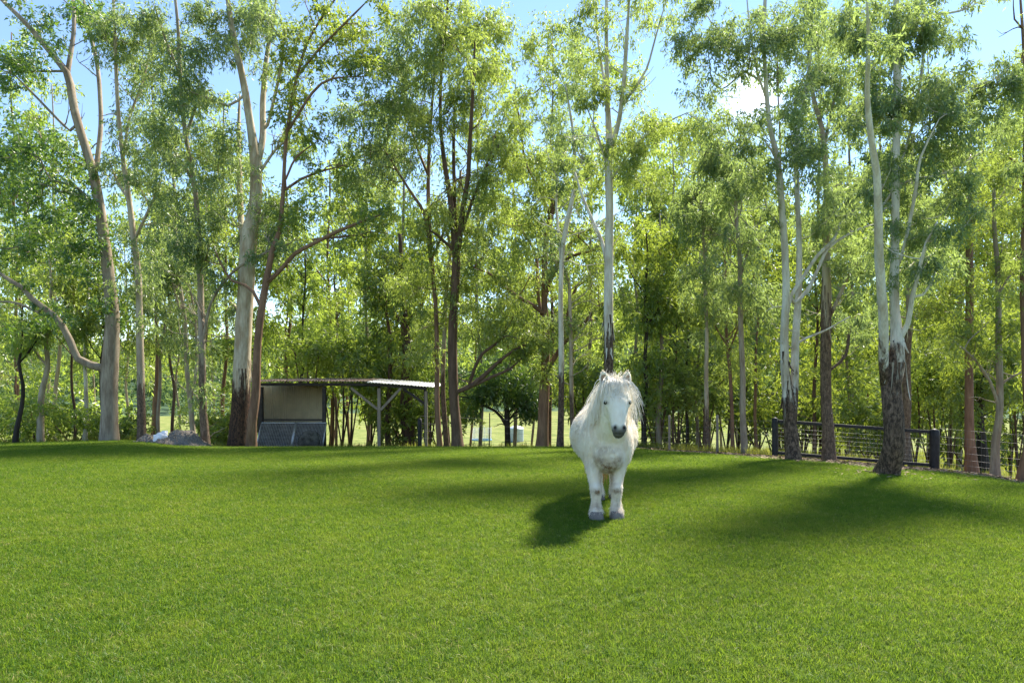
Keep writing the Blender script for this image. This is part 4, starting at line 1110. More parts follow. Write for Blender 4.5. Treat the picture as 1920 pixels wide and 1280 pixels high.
# ------------------------------------------------------------------ gravel heap and sack
def gravel():
    Yh = 19.6
    xc = (345 - CX) / F * Yh
    gz = g1(xc, Yh)
    o = np.array([xc, Yh, gz])
    nx_, ny_ = 90, 50
    X_, Y_ = np.meshgrid(np.linspace(-1.5, .95, nx_), np.linspace(-.75, 1.0, ny_))
    h = .50 * np.exp(-((np.abs(X_ / .56)) ** 2.8 + (np.abs(Y_ / .5)) ** 2.4)) + .26 * np.exp(-(((X_ + .98) / .33) ** 2 + (Y_ / .4) ** 2))
    h += .05 * np.sin(X_ * 7 + Y_ * 3) * np.sin(Y_ * 9) * (h > .05)
    g = np.random.default_rng(9)
    Z_ = h + g.normal(0, .012, h.shape) - .04
    zz = G(X_ + xc, Y_ + Yh) - gz
    V = np.stack([X_, Y_, Z_ + zz], -1).reshape(-1, 3)
    ii = np.arange(ny_ - 1)[:, None] * nx_ + np.arange(nx_ - 1)[None]
    t = NT('gravel')
    n = t.noise(t.pos(), 38, 4, .7); n2 = t.noise(t.pos(), 3, 3, .5)
    c = t.mix(t.math('MULTIPLY', n2, .7), t.ramp(n, [(.3, (.09, .08, .072)), (.5, (.20, .18, .16)), (.7, (.36, .325, .29))]), (.25, .20, .15))
    mat = t.principled(c, .95, normal=t.bump(n, .9, .03), spec=.1)
    root = empty('gravel_heap', (xc, Yh, gz), 'grey gravel heap with a low tail on its left at the lawn edge', 'gravel heap')
    mesh_obj('mound', V, np.stack([ii, ii + 1, ii + nx_ + 1, ii + nx_], -1).reshape(-1, 4), mat, root, smooth=False)
    st = MB()
    for i in range(420):
        k = int(g.integers(0, len(V)))
        if h.ravel()[k] < .03: continue
        r_ = g.uniform(.012, .04)
        v, tt = lump('', V[k] + np.array([0, 0, r_ * .3]), (r_, r_ * .8, r_ * .7), i, None, 1, .2, False)
        st.add(v, T=tt)
    st.build('gravel_stones', mat, root, smooth=False)['kind'] = 'stuff'
    # sack
    import bmesh
    sx_, sy_ = (301 - CX) / F * 19.3, 19.3
    n_ = 22
    U, Vv = np.meshgrid(np.linspace(-1, 1, n_), np.linspace(-1, 1, n_))
    th = .085 * (1 - np.abs(U) ** 3.5) ** .5 * (1 - np.abs(Vv) ** 3.5) ** .5
    wr = .012 * np.sin(U * 9 + Vv * 4) + .01 * np.sin(Vv * 13 - U * 3)
    top = np.stack([U * .21, Vv * .15, th + wr], -1).reshape(-1, 3); bot = np.stack([U * .21, Vv * .15, -th * .7 + wr * .5], -1).reshape(-1, 3)
    ii = np.arange(n_ - 1)[:, None] * n_ + np.arange(n_ - 1)[None]
    q = np.stack([ii, ii + 1, ii + n_ + 1, ii + n_], -1).reshape(-1, 4)
    t = NT('pale_sack')
    nn = t.noise(t.pos(), 9, 3, .5)
    ms = t.principled(t.ramp(nn, [(.4, (.78, .70, .70)), (.6, (.86, .84, .84))]), .5)
    b = mesh_obj('sack', np.vstack([top, bot]), [np.vstack([q, q[:, ::-1] + n_ * n_])], ms)
    b.location = (sx_, sy_, g1(sx_, sy_) + .23); b.rotation_euler = (R(38), R(-24), R(10))
    tag(b, 'crumpled white and pink plastic sack lying in the dip of the gravel heap', 'sack')
gravel()

# ------------------------------------------------------------------ fences
def round_post(x, Y, z0, z1, r, name, parent, o, mat, seed=0):
    m = MB()
    n_ = 9
    P = np.array([[x, Y, z0 + (z1 - z0) * i / (n_ - 1)] for i in range(n_)])
    m.tube(P - o, np.full(n_, r) * (1 - .02 * np.arange(n_) / n_), 14, wob=.03, seed=seed)
    return m.build(name, mat, parent)
YF1, YF2 = 15.6, 14.9
A1 = at(1453, 852, YF1); A2 = at(1752, 876, YF2)
o = np.array([A1[0], YF1, g1(A1[0], YF1)])
fence = empty('rail_fence', o, 'black post and rail fence with wire netting along the right edge of the lawn', 'fence')
round_post(A1[0], YF1, g1(A1[0], YF1) - .2, at(0, 784, YF1)[2], .070, 'post', fence, o, M_BLACK, 1)
round_post(A2[0], YF2, g1(A2[0], YF2) - .2, at(0, 806, YF2)[2], .098, 'post', fence, o, M_BLACK, 2)
def rail(pa, pb, w, h_):
    a = at(*pa, YF1); b = at(*pb, YF2)
    d = (b - a) / np.linalg.norm(b - a)
    bar('rail', a + d * .075, b - d * .105, w, h_, M_BLACK, fence, o)
rail((1453, 789), (1752, 810), .075, .075)
rail((1453, 848), (1752, 872), .07, .07)
wm = MB()
for i in range(1, 46):
    q = i / 46
    wm.tube([at(1453, 851, YF1) * (1 - q) + at(1752, 877, YF2) * q - o, at(1453, 789, YF1) * (1 - q) + at(1752, 810, YF2) * q - o], .0022, 4, cap=False)
for v in np.linspace(.08, .92, 8):
    P = [at(1453, 851 - 62 * v, YF1) - o, at(1752, 877 - 67 * v, YF2) - o]
    wm.tube(P, .0024, 4, cap=False)
wm.build('wire_netting', M_WIRE, fence)['kind'] = 'stuff'
# wire to the right, past the edge of the view
o2 = np.array([A2[0] + 1, YF2, g1(A2[0] + 1, YF2)])
wf = empty('wire_fence', o2, 'plain wire netting fence running right from the black end post', 'fence')
pts = [(1762, 14.8), (1868, 14.0), (1990, 13.1), (2120, 12.2)]
W3 = [np.array([(p - CX) / F * y, y, g1((p - CX) / F * y, y)]) for p, y in pts]
wm = MB()
for v in (.04, .16, .28, .42, .58, .74, .92):
    wm.tube(np.array([w + np.array([0, 0, v]) for w in W3]) - o2, .0026, 4, cap=False)
for a, b in zip(W3[:-1], W3[1:]):
    for q in np.linspace(0, 1, 13): 
        c = a * (1 - q) + b * q - o2
        wm.tube([c + np.array([0, 0, .04]), c + np.array([0, 0, .92])], .0018, 4, cap=False)
wm.build('wire_netting', M_WIRE, wf)['kind'] = 'stuff'
round_post(W3[2][0], W3[2][1], W3[2][2] - .2, W3[2][2] + .98, .06, 'post', wf, o2, M_TIMB, 6)
round_post(W3[3][0], W3[3][1], W3[3][2] - .2, W3[3][2] + .98, .06, 'post', wf, o2, M_TIMB, 7)
# wire to the left, from the black post to behind the pony
pts = [(1446, 15.7), (1345, 17.2), (1255, 18.6), (1180, 20.2)]
W3 = [np.array([(p - CX) / F * y, y, g1((p - CX) / F * y, y)]) for p, y in pts]
o3 = W3[1].copy()
wf2 = empty('wire_fence', o3, 'low wire fence between the pony and the left black fence post', 'fence')
wm = MB()
for v in (.06, .2, .34, .48, .64, .82):
    wm.tube(np.array([w + np.array([0, 0, v]) for w in W3]) - o3, .0028, 4, cap=False)
for a, b in zip(W3[:-1], W3[1:]):
    for q in np.linspace(0, 1, 9):
        c = a * (1 - q) + b * q - o3
        wm.tube([c + np.array([0, 0, .05]), c + np.array([0, 0, .82])], .0018, 4, cap=False)
wm.build('wire_netting', M_WIRE, wf2)['kind'] = 'stuff'
for i in (1, 2, 3): round_post(W3[i][0], W3[i][1], W3[i][2] - .2, W3[i][2] + .95, .035, 'post', wf2, o3, M_TIMB, 8 + i)
# back paddock wire from the black stump post past the steel picket
pts = [(787, 22.6), (918, 24.0), (1040, 25.5), (1170, 27)]
W3 = [np.array([(p - CX) / F * y, y, g1((p - CX) / F * y, y)]) for p, y in pts]
o4 = W3[0].copy()
bf = empty('paddock_fence', o4, 'old wire fence from the short black post beside the shed past a thin steel picket', 'fence')
round_post(W3[0][0], W3[0][1], W3[0][2] - .2, at(0, 785, 22.6)[2], .075, 'post', bf, o4, M_BLACK, 21)
m = MB(); m.tube([W3[1] - o4 - (0, 0, .2), np.array([W3[1][0], 24.0, at(0, 774, 24.0)[2]]) - o4], .022, 5); m.build('steel_picket', M_DARKT, bf)
m = MB(); m.tube([W3[3] - o4 - (0, 0, .2), W3[3] - o4 + (0, 0, 1.2)], .022, 5); m.build('steel_picket', M_DARKT, bf)
wm = MB()
for v in (.35, .6, .85, 1.1):
    wm.tube(np.array([w + np.array([0, 0, v]) for w in W3]) - o4, .003, 4, cap=False)
wm.build('wire', M_WIRE, bf)['kind'] = 'stuff'

# ------------------------------------------------------------------ far across the field
def lathe(prof, n=28):
    th = np.arange(n) / n * 2 * np.pi
    V = np.array([[r_ * np.cos(a), r_ * np.sin(a), z] for r_, z in prof for a in th])
    i = np.arange(len(prof) - 1)[:, None] * n; j = np.arange(n)[None]; j2 = (j + 1) % n
    return V, np.stack([i + j, i + j2, i + n + j2, i + n + j], -1).reshape(-1, 4)
Yt_ = 92.0
xt = (968 - CX) / F * Yt_
tank = empty('water_tank', (xt, Yt_, g1(xt, Yt_)), 'round pale grey rainwater tank far off on the sunlit field', 'water tank')
prof = []
for i in range(13):
    z = 1.75 * i / 12
    prof += [(1.0, z), (1.025, z + .07)]
V, Q = lathe([(0.01, 0)] + prof)
mt = simple('tank_steel', (.45, .50, .54), .5, .3, .1, 3)
mesh_obj('shell', V, Q, mt, tank)
V, Q = lathe([(1.06, 1.80), (1.0, 1.90), (.55, 2.12), (.25, 2.20), (.01, 2.22)])
mesh_obj('roof', V, Q, simple('tank_roof', (.72, .74, .75), .5, .2, .1, 3), tank)
Yn = 88.0
xn = (903 - CX) / F * Yn
tr_ = empty('trampoline', (xn, Yn, g1(xn, Yn)), 'distant round frame with a blue rim and pale safety net left of the water tank', 'trampoline')
m = MB(); th = np.linspace(0, 2 * np.pi, 33)
m.tube(np.stack([1.3 * np.cos(th), 1.3 * np.sin(th), np.full(33, .55)], 1), .09, 8, cap=False)
m.build('rim_pad', simple('blue_pad', (.16, .35, .55), .6), tr_)
for k_ in range(6):
    a = k_ * math.pi / 3 + .3
    m = MB(); m.tube([(1.32 * math.cos(a), 1.32 * math.sin(a), 0), (1.32 * math.cos(a), 1.32 * math.sin(a), 2.2)], .03, 6)
    m.build('pole', M_GALV, tr_)
m = MB()
for k_ in range(72):
    a = k_ / 72 * 2 * math.pi
    m.tube([(1.27 * math.cos(a), 1.27 * math.sin(a), .6), (1.27 * math.cos(a), 1.27 * math.sin(a), 2.1)], .010, 3, cap=False)
for z in np.linspace(.6, 2.1, 14):
    m.tube(np.stack([1.27 * np.cos(th), 1.27 * np.sin(th), np.full(33, z)], 1), .009, 3, cap=False)
m.build('net', simple('white_net', (.75, .76, .76), .8, 0, .05), tr_)['kind'] = 'stuff'
Yq = 90.0
xq = (418 - CX) / F * Yq
cot = empty('farm_outbuilding', (xq, Yq, g1(xq, Yq)), 'small beige outbuilding glimpsed far behind the blackened foot of the cream gum', 'outbuilding')
m = MB(); m.box((0, 0, 1.2), (3.4, 2.6, 2.4)); m.build('wall', simple('beige_wall', (.50, .43, .33), .9, 0, .1), cot, smooth=False)
m = MB()
for sgn in (-1, 1):
    aa = math.atan2(.7, 1.5) * sgn
    m.box((sgn * .95, 0, 2.72), (2.2, 3.0, .06), [[math.cos(aa), 0, math.sin(aa)], [0, 1, 0], [-math.sin(aa), 0, math.cos(aa)]])
m.build('roof', M_TINP, cot, smooth=False)
m = MB(); m.box((.8, -1.31, 1.0), (.9, .05, 2.0)); m.build('door', M_TIMB, cot, smooth=False)
m = MB(); m.box((-.8, -1.31, 1.5), (.8, .05, .7)); m.build('window', M_BLACK, cot, smooth=False)

# ------------------------------------------------------------------ the pony
PO = np.array([.85, 5.95, g1(.85, 5.95)])
pony = empty('pony', PO, 'fluffy white pony with a grey muzzle standing face on in the middle of the lawn', 'pony')
import bmesh
def ico(n):
    bm = bmesh.new(); bmesh.ops.create_icosphere(bm, subdivisions=n, radius=1)
    V = np.array([v.co[:] for v in bm.verts]); T = np.array([[v.index for v in f.verts] for f in bm.faces]); bm.free()
    return V, T
IV, IT = ico(3)
pb = MB()
def ell(c, r, rot=None):
    V = IV * np.asarray(r, float)
    if rot is not None: V = V @ np.array(rot).T
    pb.add(V + np.asarray(c, float), T=IT)
def chain(pts):
    pts = [(np.array(p[:3], float), p[3]) for p in pts]
    for (a, ra), (b, rb) in zip(pts[:-1], pts[1:]):
        n_ = max(2, int(np.linalg.norm(b - a) / (min(ra, rb) * .28)))
        for i in range(n_ + 1):
            q = i / n_
            r_ = ra * (1 - q) + rb * q
            ell(a * (1 - q) + b * q, (r_, r_, r_))
# trunk: chest, shoulders, round belly, croup
ell((.02, .12, .63), (.185, .19, .235))
ell((-.105, .18, .66), (.125, .20, .235)); ell((.135, .18, .66), (.125, .20, .235))
ell((.05, .62, .70), (.325, .50, .295)); ell((.04, .42, .67), (.27, .34, .28))
ell((.10, 1.06, .76), (.27, .30, .275))
ell((.035, .36, .90), (.12, .26, .115))
ell((.02, .03, .56), (.15, .12, .14))
# neck
chain([(.03, .26, .80, .205), (.04, .10, .93, .165), (.05, -.04, 1.05, .132), (.05, -.13, 1.14, .108)])
chain([(.03, .10, .74, .17), (.045, -.06, .92, .125)])
# head: skull, cheeks, tapering face, muzzle
HX = .053
ell((HX, -.16, 1.145), (.098, .10, .095)); ell((HX, -.205, 1.085), (.112, .085, .085))
ell((HX, -.225, 1.035), (.116, .075, .07))
for s_ in (-1, 1):
    ell((HX + s_ * .052, -.15, .985), (.055, .10, .095))
    ell((HX + s_ * .098, -.238, 1.058), (.026, .03, .022))
chain([(HX, -.225, 1.03, .098), (HX, -.265, .955, .080), (HX, -.300, .885, .064), (HX, -.315, .835, .060)])
chain([(HX, -.17, .97, .085), (HX, -.235, .88, .062), (HX, -.270, .80, .047)])
ell((HX, -.322, .822), (.064, .048, .050)); ell((HX, -.300, .785), (.052, .042, .034)); ell((HX, -.275, .768), (.040, .036, .026))
for s_ in (-1, 1): ell((HX + s_ * .037, -.345, .838), (.026, .022, .028))
# legs
def leg(x0_, y0_, x1_, y1_, hind=False):
    if not hind:
        chain([(x0_ * .9 + .005, y0_ + .10, .60, .115), (x0_, y0_ + .06, .46, .076), (x0_ * .3 + x1_ * .7, y0_ + .025, .31, .052), (x1_, y1_ + .005, .265, .054), (x1_, y1_ + .02, .17, .043), (x1_, y1_ + .02, .10, .050), (x1_, y1_, .055, .058)])
    else:
        chain([(x0_, y0_, .66, .17), (x0_, y0_ - .10, .50, .12), (x0_ * .5 + x1_ * .5, y0_ + .04, .38, .075), (x1_, y1_ + .08, .31, .058), (x1_, y1_ + .03, .17, .048), (x1_, y1_ + .01, .10, .055), (x1_, y1_ - .01, .055, .062)])
FEET = [(-.098, 0.0), (.088, .03)]
leg(-.112, .02, *FEET[0]); leg(.108, .04, *FEET[1])
HFEET = [(.055, 1.05), (.235, 1.08)]
leg(.01, 1.08, *HFEET[0], True); leg(.215, 1.08, *HFEET[1], True)
V = np.concatenate(pb.V); T = np.concatenate(pb.T)
raw = mesh_obj('raw', V, T, None)
rm = raw.modifiers.new('r', 'REMESH'); rm.mode = 'VOXEL'; rm.voxel_size = .0095; rm.use_smooth_shade = True
sm = raw.modifiers.new('s', 'SMOOTH'); sm.factor = .5; sm.iterations = 7
bpy.context.view_layer.update()
dg = bpy.context.evaluated_depsgraph_get()
ev = raw.evaluated_get(dg)
bme = bpy.data.meshes.new_from_object(ev, depsgraph=dg)
bpy.data.objects.remove(raw)
nv = len(bme.vertices)
BV = np.empty(nv * 3); bme.vertices.foreach_get('co', BV); BV = BV.reshape(-1, 3)
BN = np.empty(nv * 3); bme.vertices.foreach_get('normal', BN); BN = BN.reshape(-1, 3)
def near(p, r): return np.exp(-(np.linalg.norm((BV - np.array(p)) / np.array(r), axis=1) ** 2))
# eye sockets and nostrils pressed in, lips parted
for s_ in (-1, 1):
    BV -= BN * (near((HX + s_ * .036, -.372, .838), (.012, .02, .016)) * .014)[:, None]
    BV -= BN * (near((HX + s_ * .110, -.252, 1.045), (.018, .02, .014)) * .008)[:, None]
BV -= BN * (near((HX, -.35, .789), (.05, .05, .006)) * .006)[:, None]
bme.vertices.foreach_set('co', BV.ravel())
f_m = np.clip((.865 - BV[:, 2]) / .05, 0, 1) * (BV[:, 1] < -.19) * np.clip((-.18 - BV[:, 1]) / .08, 0, 1)
grey = f_m
pink = near((HX, -.36, .875), (.05, .05, .03)) * .0
dark = np.zeros(nv)
for s_ in (-1, 1):
    dark += 1.3 * near((HX + s_ * .038, -.366, .838), (.016, .035, .022))
    dark += .95 * near((HX + s_ * .106, -.255, 1.046), (.028, .034, .018))
dark += .8 * near((HX, -.34, .789), (.05, .06, .005))
dirt = np.zeros(nv)
for (p, r_, a) in [((-.098, -.05, .25), (.05, .05, .025), .9), ((.088, -.03, .255), (.05, .05, .022), .9), ((.00, -.06, .49), (.10, .1, .04), .6), ((.09, -.05, .53), (.05, .1, .05), .6), ((-.07, -.05, .55), (.06, .1, .05), .55),
                   ((.09, -.02, .17), (.03, .07, .05), .5), ((-.10, -.03, .15), (.03, .07, .05), .3), ((.02, -.05, .44), (.06, .2, .05), .7), ((-.05, .02, .36), (.03, .08, .10), .5), ((.045, .02, .36), (.03, .08, .10), .5), ((-.098, -.05, .12), (.06, .06, .03), .35), ((.088, -.04, .09), (.06, .06, .03), .4), ((-.2, .35, .47), (.12, .3, .08), .35), ((-.02, -.03, .64), (.10, .1, .03), .35)]:
    dirt += a * near(p, r_)
for nme, arr_ in (('grey', grey), ('dark', np.clip(dark, 0, 1)), ('dirt', np.clip(dirt, 0, 1))):
    at_ = bme.attributes.new(nme, 'FLOAT', 'POINT'); at_.data.foreach_set('value', arr_.astype(np.float32))
def coat_mat(name, sss=False):
    t = NT(name)
    p = t.obj()
    n = t.noise(t.scalev(p, (1, 1, .35)), 30, 4, .6); n2 = t.noise(p, 5, 3, .6)
    c = t.ramp(t.math('ADD', t.math('MULTIPLY', n, .5), t.math('MULTIPLY', n2, .5)), [(.3, (.78, .68, .54)), (.5, (.88, .81, .70)), (.7, (.90, .86, .78))])
    di = t.math('MULTIPLY', t.attr('dirt'), t.ramp(t.noise(p, 22, 4, .7), [(.35, (.2, .2, .2)), (.62, (1, 1, 1))]))
    c = t.mix(t.math('MULTIPLY', di, 1.3, True), c, (.27, .165, .085))
    c = t.mix(t.math('MULTIPLY', t.attr('grey'), .93), c, t.mix(t.ramp(n2, [(.4, (0, 0, 0)), (.6, (1, 1, 1))]), (.075, .072, .078), (.15, .145, .15)))
    c = t.mix(t.attr('dark'), c, (.012, .011, .012))
    d = t.node('ShaderNodeBsdfDiffuse'); t.put(d.inputs['Color'], c)
    tr = t.node('ShaderNodeBsdfTranslucent'); t.put(tr.inputs['Color'], c)
    m = t.node('ShaderNodeMixShader'); m.inputs[0].default_value = .35 if sss else 0.0
    t.l.new(d.outputs[0], m.inputs[1]); t.l.new(tr.outputs[0], m.inputs[2])
    t.surf(m.outputs[0])
    return t.m
M_COAT = coat_mat('pony_coat'); M_FUR = coat_mat('pony_fur', True)
bme.materials.append(M_COAT)
bme.name = 'body'
for p_ in bme.polygons: p_.use_smooth = True
body = bpy.data.objects.new('body', bme); COL.objects.link(body); body.parent = pony

# short hair lying over the coat
def strands(root, dirs, length, width, g, seg=2, droop=.0, attrs=None, nrm=None):
    n = len(root)
    side = np.cross(dirs, g.normal(size=dirs.shape) * (.25 if nrm is not None else 1) + (nrm if nrm is not None else 0)); side /= np.linalg.norm(side, axis=1)[:, None] + 1e-9
    V = []
    w = width[:, None]
    pts = [root]
    d = dirs.copy(); p = root.copy()
    for k in range(seg):
        p = p + d * (length / seg)[:, None]
        d = d + np.array([0, 0, -1.]) * droop; d /= np.linalg.norm(d, axis=1)[:, None]
        pts.append(p)
    layers = []
    for k in range(seg):
        f_ = 1 - k / seg * .6
        layers += [pts[k] - side * w * .5 * f_, pts[k] + side * w * .5 * f_]
    layers.append(pts[seg])
    V = np.stack(layers, 1).reshape(-1, 3)
    m_ = 2 * seg + 1
    b = np.arange(n)[:, None] * m_
    Q = []
    for k in range(seg - 1): Q.append(np.concatenate([b + 2 * k, b + 2 * k + 1, b + 2 * k + 3, b + 2 * k + 2], 1))
    Tt = np.concatenate([b + 2 * seg - 2, b + 2 * seg - 1, b + 2 * seg], 1)
    at2 = {k: np.repeat(v, m_) for k, v in (attrs or {}).items()}
    return V, ([np.concatenate(Q)] if Q else []) + [Tt], at2
gp = np.random.default_rng(21)
bme.calc_loop_triangles()
nt = len(bme.loop_triangles)
TI = np.empty(nt * 3, np.int32); bme.loop_triangles.foreach_get('vertices', TI); TI = TI.reshape(-1, 3)
ar = .5 * np.linalg.norm(np.cross(BV[TI[:, 1]] - BV[TI[:, 0]], BV[TI[:, 2]] - BV[TI[:, 0]]), axis=1)
NF = 60000
ti_ = gp.choice(nt, NF, p=ar / ar.sum())
w_ = gp.dirichlet((1, 1, 1), NF)
RP = (BV[TI[ti_]] * w_[..., None]).sum(1)
RN = (BN[TI[ti_]] * w_[..., None]).sum(1); RN /= np.linalg.norm(RN, axis=1)[:, None]
ra = {k: (a[TI[ti_]] * w_).sum(1) for k, a in (('grey', grey), ('dark', np.clip(dark, 0, 1)), ('dirt', np.clip(dirt, 0, 1)))}
onface = (RP[:, 1] < -.10) & (RP[:, 2] > .74)
flow = np.where(onface[:, None], np.array([0, -.2, -1.]), np.array([0, .35, -1.]))
flow = flow - RN * (flow * RN).sum(1)[:, None]
dr = flow + RN * np.where(onface, .08, .26)[:, None] + gp.normal(size=RP.shape) * .16
dr /= np.linalg.norm(dr, axis=1)[:, None]
ln = np.where(onface, .012, gp.uniform(.022, .045, NF))
ln = np.where((RP[:, 2] < .42), gp.uniform(.018, .032, NF), ln)
ln = np.where((RP[:, 2] < .15), gp.uniform(.028, .048, NF), ln)
ln = np.where(RP[:, 2] < .05, .03, ln)
keep = (ra['dark'] < .4)
V, Fc, A2_ = strands(RP[keep], dr[keep], ln[keep], np.full(keep.sum(), .0036), gp, 2, .10, {k: v[keep] for k, v in ra.items()}, RN[keep])
fur = mesh_obj('coat', V, Fc, M_FUR, pony, A2_)
fur['kind'] = 'stuff'

# long hair
def hair(name, roots, d0, length, width, seg, stiff, drift, mat, seed, collide=None):
    g = np.random.default_rng(seed)
    n = len(roots)
    p = roots.copy(); d = d0 / np.linalg.norm(d0, axis=1)[:, None]
    curl = g.normal(size=(n, 3)) * drift
    P = [p.copy()]
    for k in range(seg):
        d = d * stiff + np.array([0, 0, -1.]) * (1 - stiff) + curl * .25 + g.normal(size=(n, 3)) * .05
        d /= np.linalg.norm(d, axis=1)[:, None]
        p = p + d * (length / seg)[:, None]
        if collide is not None: p = collide(p)
        P.append(p.copy())
    L_ = []
    for k in range(seg + 1):
        out = P[k] - np.stack([P[k][:, 0] * .3 + .035, P[k][:, 1] * .5 + .15, P[k][:, 2] * .9], 1) + np.array([0, -.05, .02])
        tg = P[min(k + 1, seg)] - P[max(k - 1, 0)]
        side = np.cross(tg, out + g.normal(size=(n, 3)) * .02); side /= np.linalg.norm(side, axis=1)[:, None] + 1e-9
        w = width[:, None] * .5 * (1 - .75 * k / seg)
        L_ += [P[k] - side * w, P[k] + side * w]
    V = np.stack(L_, 1).reshape(-1, 3)
    m_ = 2 * seg + 2
    b = np.arange(n)[:, None] * m_
    Q = np.concatenate([np.concatenate([b + 2 * k, b + 2 * k + 1, b + 2 * k + 3, b + 2 * k + 2], 1) for k in range(seg)])
    return mesh_obj(name, V, Q, mat, pony)
from mathutils.bvhtree import BVHTree
bvh = BVHTree.FromPolygons([tuple(v) for v in BV], [tuple(t) for t in TI])
def push(p, off=.010):
    q = p.copy()
    for i in range(len(q)):
        loc, nor, idx, dist = bvh.find_nearest(Vector(q[i]))
        if loc is None: continue
        dv = Vector(q[i]) - loc
        if dv.dot(nor) < off: q[i] = np.array(loc + nor * off)
    return q
def hair_mat(name, cols, dirt=None):
    t = NT(name)
    n = t.noise(t.scalev(t.obj(), (1, 1, .06)), 90, 3, .6)
    c = t.ramp(n, [(.3, cols[0]), (.5, cols[1]), (.7, cols[2])])
    d = t.node('ShaderNodeBsdfDiffuse'); t.put(d.inputs['Color'], c)
    tr = t.node('ShaderNodeBsdfTranslucent'); t.put(tr.inputs['Color'], c)
    g = t.node('ShaderNodeBsdfAnisotropic'); g.inputs['Roughness'].default_value = .4
    m = t.node('ShaderNodeMixShader'); m.inputs[0].default_value = .35
    t.l.new(d.outputs[0], m.inputs[1]); t.l.new(tr.outputs[0], m.inputs[2])
    m2 = t.node('ShaderNodeMixShader'); m2.inputs[0].default_value = .06
    t.l.new(m.outputs[0], m2.inputs[1]); t.l.new(g.outputs[0], m2.inputs[2])
    t.surf(m2.outputs[0])
    return t.m
M_MANE = hair_mat('mane_hair', [(.66, .58, .42), (.82, .77, .66), (.88, .86, .80)])
# mane: along the crest of the neck, most of it falling to the pony's right (left in the photo)
n_ = 620
q = gp.uniform(0, 1, n_)
crest_p = np.array([[.053, -.10, 1.235], [.05, .02, 1.19], [.045, .14, 1.10], [.04, .27, 1.02]])
cx_ = np.stack([np.interp(q, [0, .33, .66, 1], crest_p[:, k]) for k in range(3)], 1) + gp.normal(0, .012, (n_, 3))
sd_ = np.where(gp.uniform(0, 1, n_) < .74, -1, 1)
d0 = np.stack([sd_ * gp.uniform(.35, .8, n_), -.25 + gp.normal(0, .25, n_), gp.uniform(-.1, .3, n_)], 1)
hair('mane', push(cx_, .004), d0, gp.uniform(.26, .48, n_), np.full(n_, .0075), 8, .72, .05, M_MANE, 31, push)
# forelock: between the ears, down over the forehead, with a tuft standing up and strands blown to the right
n_ = 260
fr = np.array([HX, -.15, 1.235]) + gp.normal(size=(n_, 3)) * np.array([.038, .02, .012])
d0 = np.stack([(fr[:, 0] - HX) * 9 + gp.normal(0, .25, n_), -1.0 + gp.normal(0, .2, n_), gp.uniform(.1, .9, n_)], 1)
hair('forelock', fr, d0, gp.uniform(.13, .27, n_), np.full(n_, .0062), 8, .66, .06, M_MANE, 32, push)
n_ = 90
fr = np.array([HX, -.13, 1.235]) + gp.normal(size=(n_, 3)) * np.array([.04, .02, .01])
d0 = np.stack([.25 + gp.normal(0, .5, n_), gp.normal(-.2, .3, n_), np.full(n_, 1.)], 1)
hair('forelock', fr, d0, gp.uniform(.05, .11, n_), np.full(n_, .005), 5, .85, .15, M_MANE, 33)
n_ = 66
lock = gp.integers(0, 6, n_)
lr_ = np.array([HX + .09, -.10, 1.19]) + gp.normal(size=(6, 3)) * np.array([.015, .03, .03])
ld_ = np.stack([gp.uniform(.45, 1.0, 6), gp.normal(-.3, .15, 6), gp.uniform(-.2, .35, 6)], 1)
ll_ = gp.uniform(.15, .30, 6)
fr = lr_[lock] + gp.normal(size=(n_, 3)) * .006
d0 = ld_[lock] + gp.normal(0, .05, (n_, 3))
hair('mane', fr, d0, ll_[lock] * gp.uniform(.75, 1.05, n_), np.full(n_, .0055), 8, .80, .02, M_MANE, 34)
# tail: hangs behind, its stained end showing between the legs
n_ = 420
fr = np.array([.135, 1.36, .86]) + gp.normal(size=(n_, 3)) * np.array([.025, .015, .03])
d0 = np.stack([gp.normal(0, .07, n_), .8 + gp.normal(0, .15, n_), gp.uniform(-.2, .4, n_)], 1)
hair('tail', fr, d0, gp.uniform(.62, .88, n_), np.full(n_, .010), 10, .66, .05, hair_mat('tail_hair', [(.26, .12, .03), (.42, .22, .06), (.58, .38, .16)]), 35)

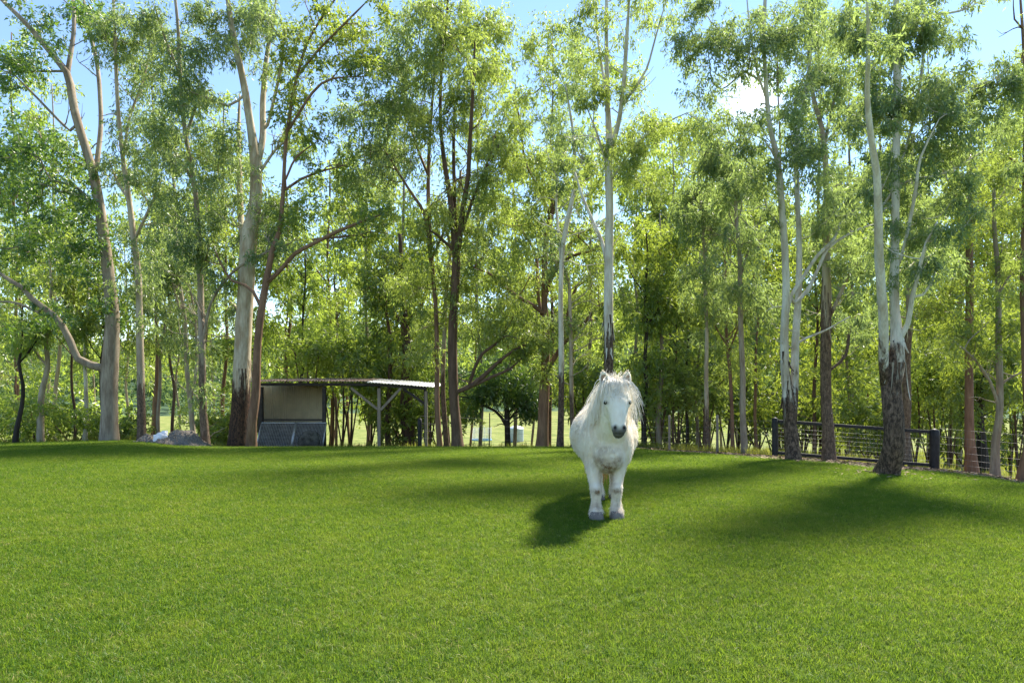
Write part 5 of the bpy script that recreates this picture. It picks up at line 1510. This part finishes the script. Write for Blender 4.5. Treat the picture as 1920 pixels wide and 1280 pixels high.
# ears: cupped shells
M_EAR = simple('ear_skin', (.72, .62, .53), .9, 0, .12, 40)
M_EARIN = simple('ear_inside', (.40, .27, .19), .9, 0, .3, 40)
for s_ in (-1, 1):
    nu, nv_ = 13, 12
    U, Vv = np.meshgrid(np.linspace(-1, 1, nu), np.linspace(0, 1, nv_))
    wd = .040 * np.sin(np.clip(Vv * .86 + .14, 0, 1) * np.pi) ** .62 + .002
    ang = U * 1.25
    x = wd * np.sin(ang) * 1.05; y = .034 * (1 - np.cos(ang)) * -1.0 * (1 - .35 * Vv) ; z = Vv * .142
    outr = np.stack([x, -y * -1.0, z], -1)
    # the opening faces the camera and a little outwards
    P_ = np.stack([x, np.abs(wd) * (np.cos(ang) - .6) * .9, z], -1).reshape(-1, 3)
    ca, sa = math.cos(.35 * s_), math.sin(.35 * s_)
    Rz = np.array([[ca, -sa, 0], [sa, ca, 0], [0, 0, 1]])
    tl_ = math.radians(13) * s_
    Ry = np.array([[math.cos(tl_), 0, math.sin(tl_)], [0, 1, 0], [-math.sin(tl_), 0, math.cos(tl_)]])
    P_ = P_ @ Rz.T @ Ry.T + np.array([HX + s_ * .078, -.125, 1.172])
    ii = np.arange(nv_ - 1)[:, None] * nu + np.arange(nu - 1)[None]
    q4 = np.stack([ii, ii + 1, ii + nu + 1, ii + nu], -1).reshape(-1, 4)
    ear = mesh_obj('ear', P_, q4, M_COAT, pony)
    so_ = ear.modifiers.new('t', 'SOLIDIFY'); so_.thickness = .010; so_.offset = 0
    # darker skin inside the cup
    ins = P_.reshape(nv_, nu, 3)[1:-2, 2:-2].reshape(-1, 3) + np.array([0, -.0075, 0])
    a_, b_ = nv_ - 3, nu - 4
    ii = np.arange(a_ - 1)[:, None] * b_ + np.arange(b_ - 1)[None]
    mesh_obj('inner_ear', ins, np.stack([ii, ii + 1, ii + b_ + 1, ii + b_], -1).reshape(-1, 4), M_EARIN, ear)
    # hair on the rim of the ear
    k = gp.integers(0, len(P_), 520)
    dd_ = np.stack([gp.normal(0, .35, 520), gp.normal(.1, .4, 520), np.full(520, 1.0)], 1); dd_ /= np.linalg.norm(dd_, axis=1)[:, None]
    V, Fc, _ = strands(P_[k], dd_, gp.uniform(.012, .026, 520), np.full(520, .0035), gp, 2)
    mesh_obj('ear_hair', V, Fc, M_FUR, ear)['kind'] = 'stuff'

# eyes with lids, nostril hollows, hooves
te = NT('pony_eye'); M_EYE = te.principled((.010, .007, .006), .08, spec=.6)
for s_ in (-1, 1):
    V = IV * np.array([.020, .021, .0175]) + np.array([HX + s_ * .101, -.245, 1.045])
    mesh_obj('eye', V, IT, M_EYE, pony)
for (fx, fy) in FEET + HFEET:
    V, Q = lathe([(.01, 0.0), (.068, 0.0), (.070, .006), (.058, .055), (.05, .075), (.01, .078)], 20)
    V = V * np.array([1, 1.12, 1]); V[:, 1] -= .012 + (V[:, 2] < .03) * .012; V += np.array([fx, fy, -.002])
    mesh_obj('hoof', V, Q, simple('hoof_horn', (.17, .15, .135), .6, 0, .3, 30) if 'hoof_horn' not in bpy.data.materials else bpy.data.materials['hoof_horn'], pony)
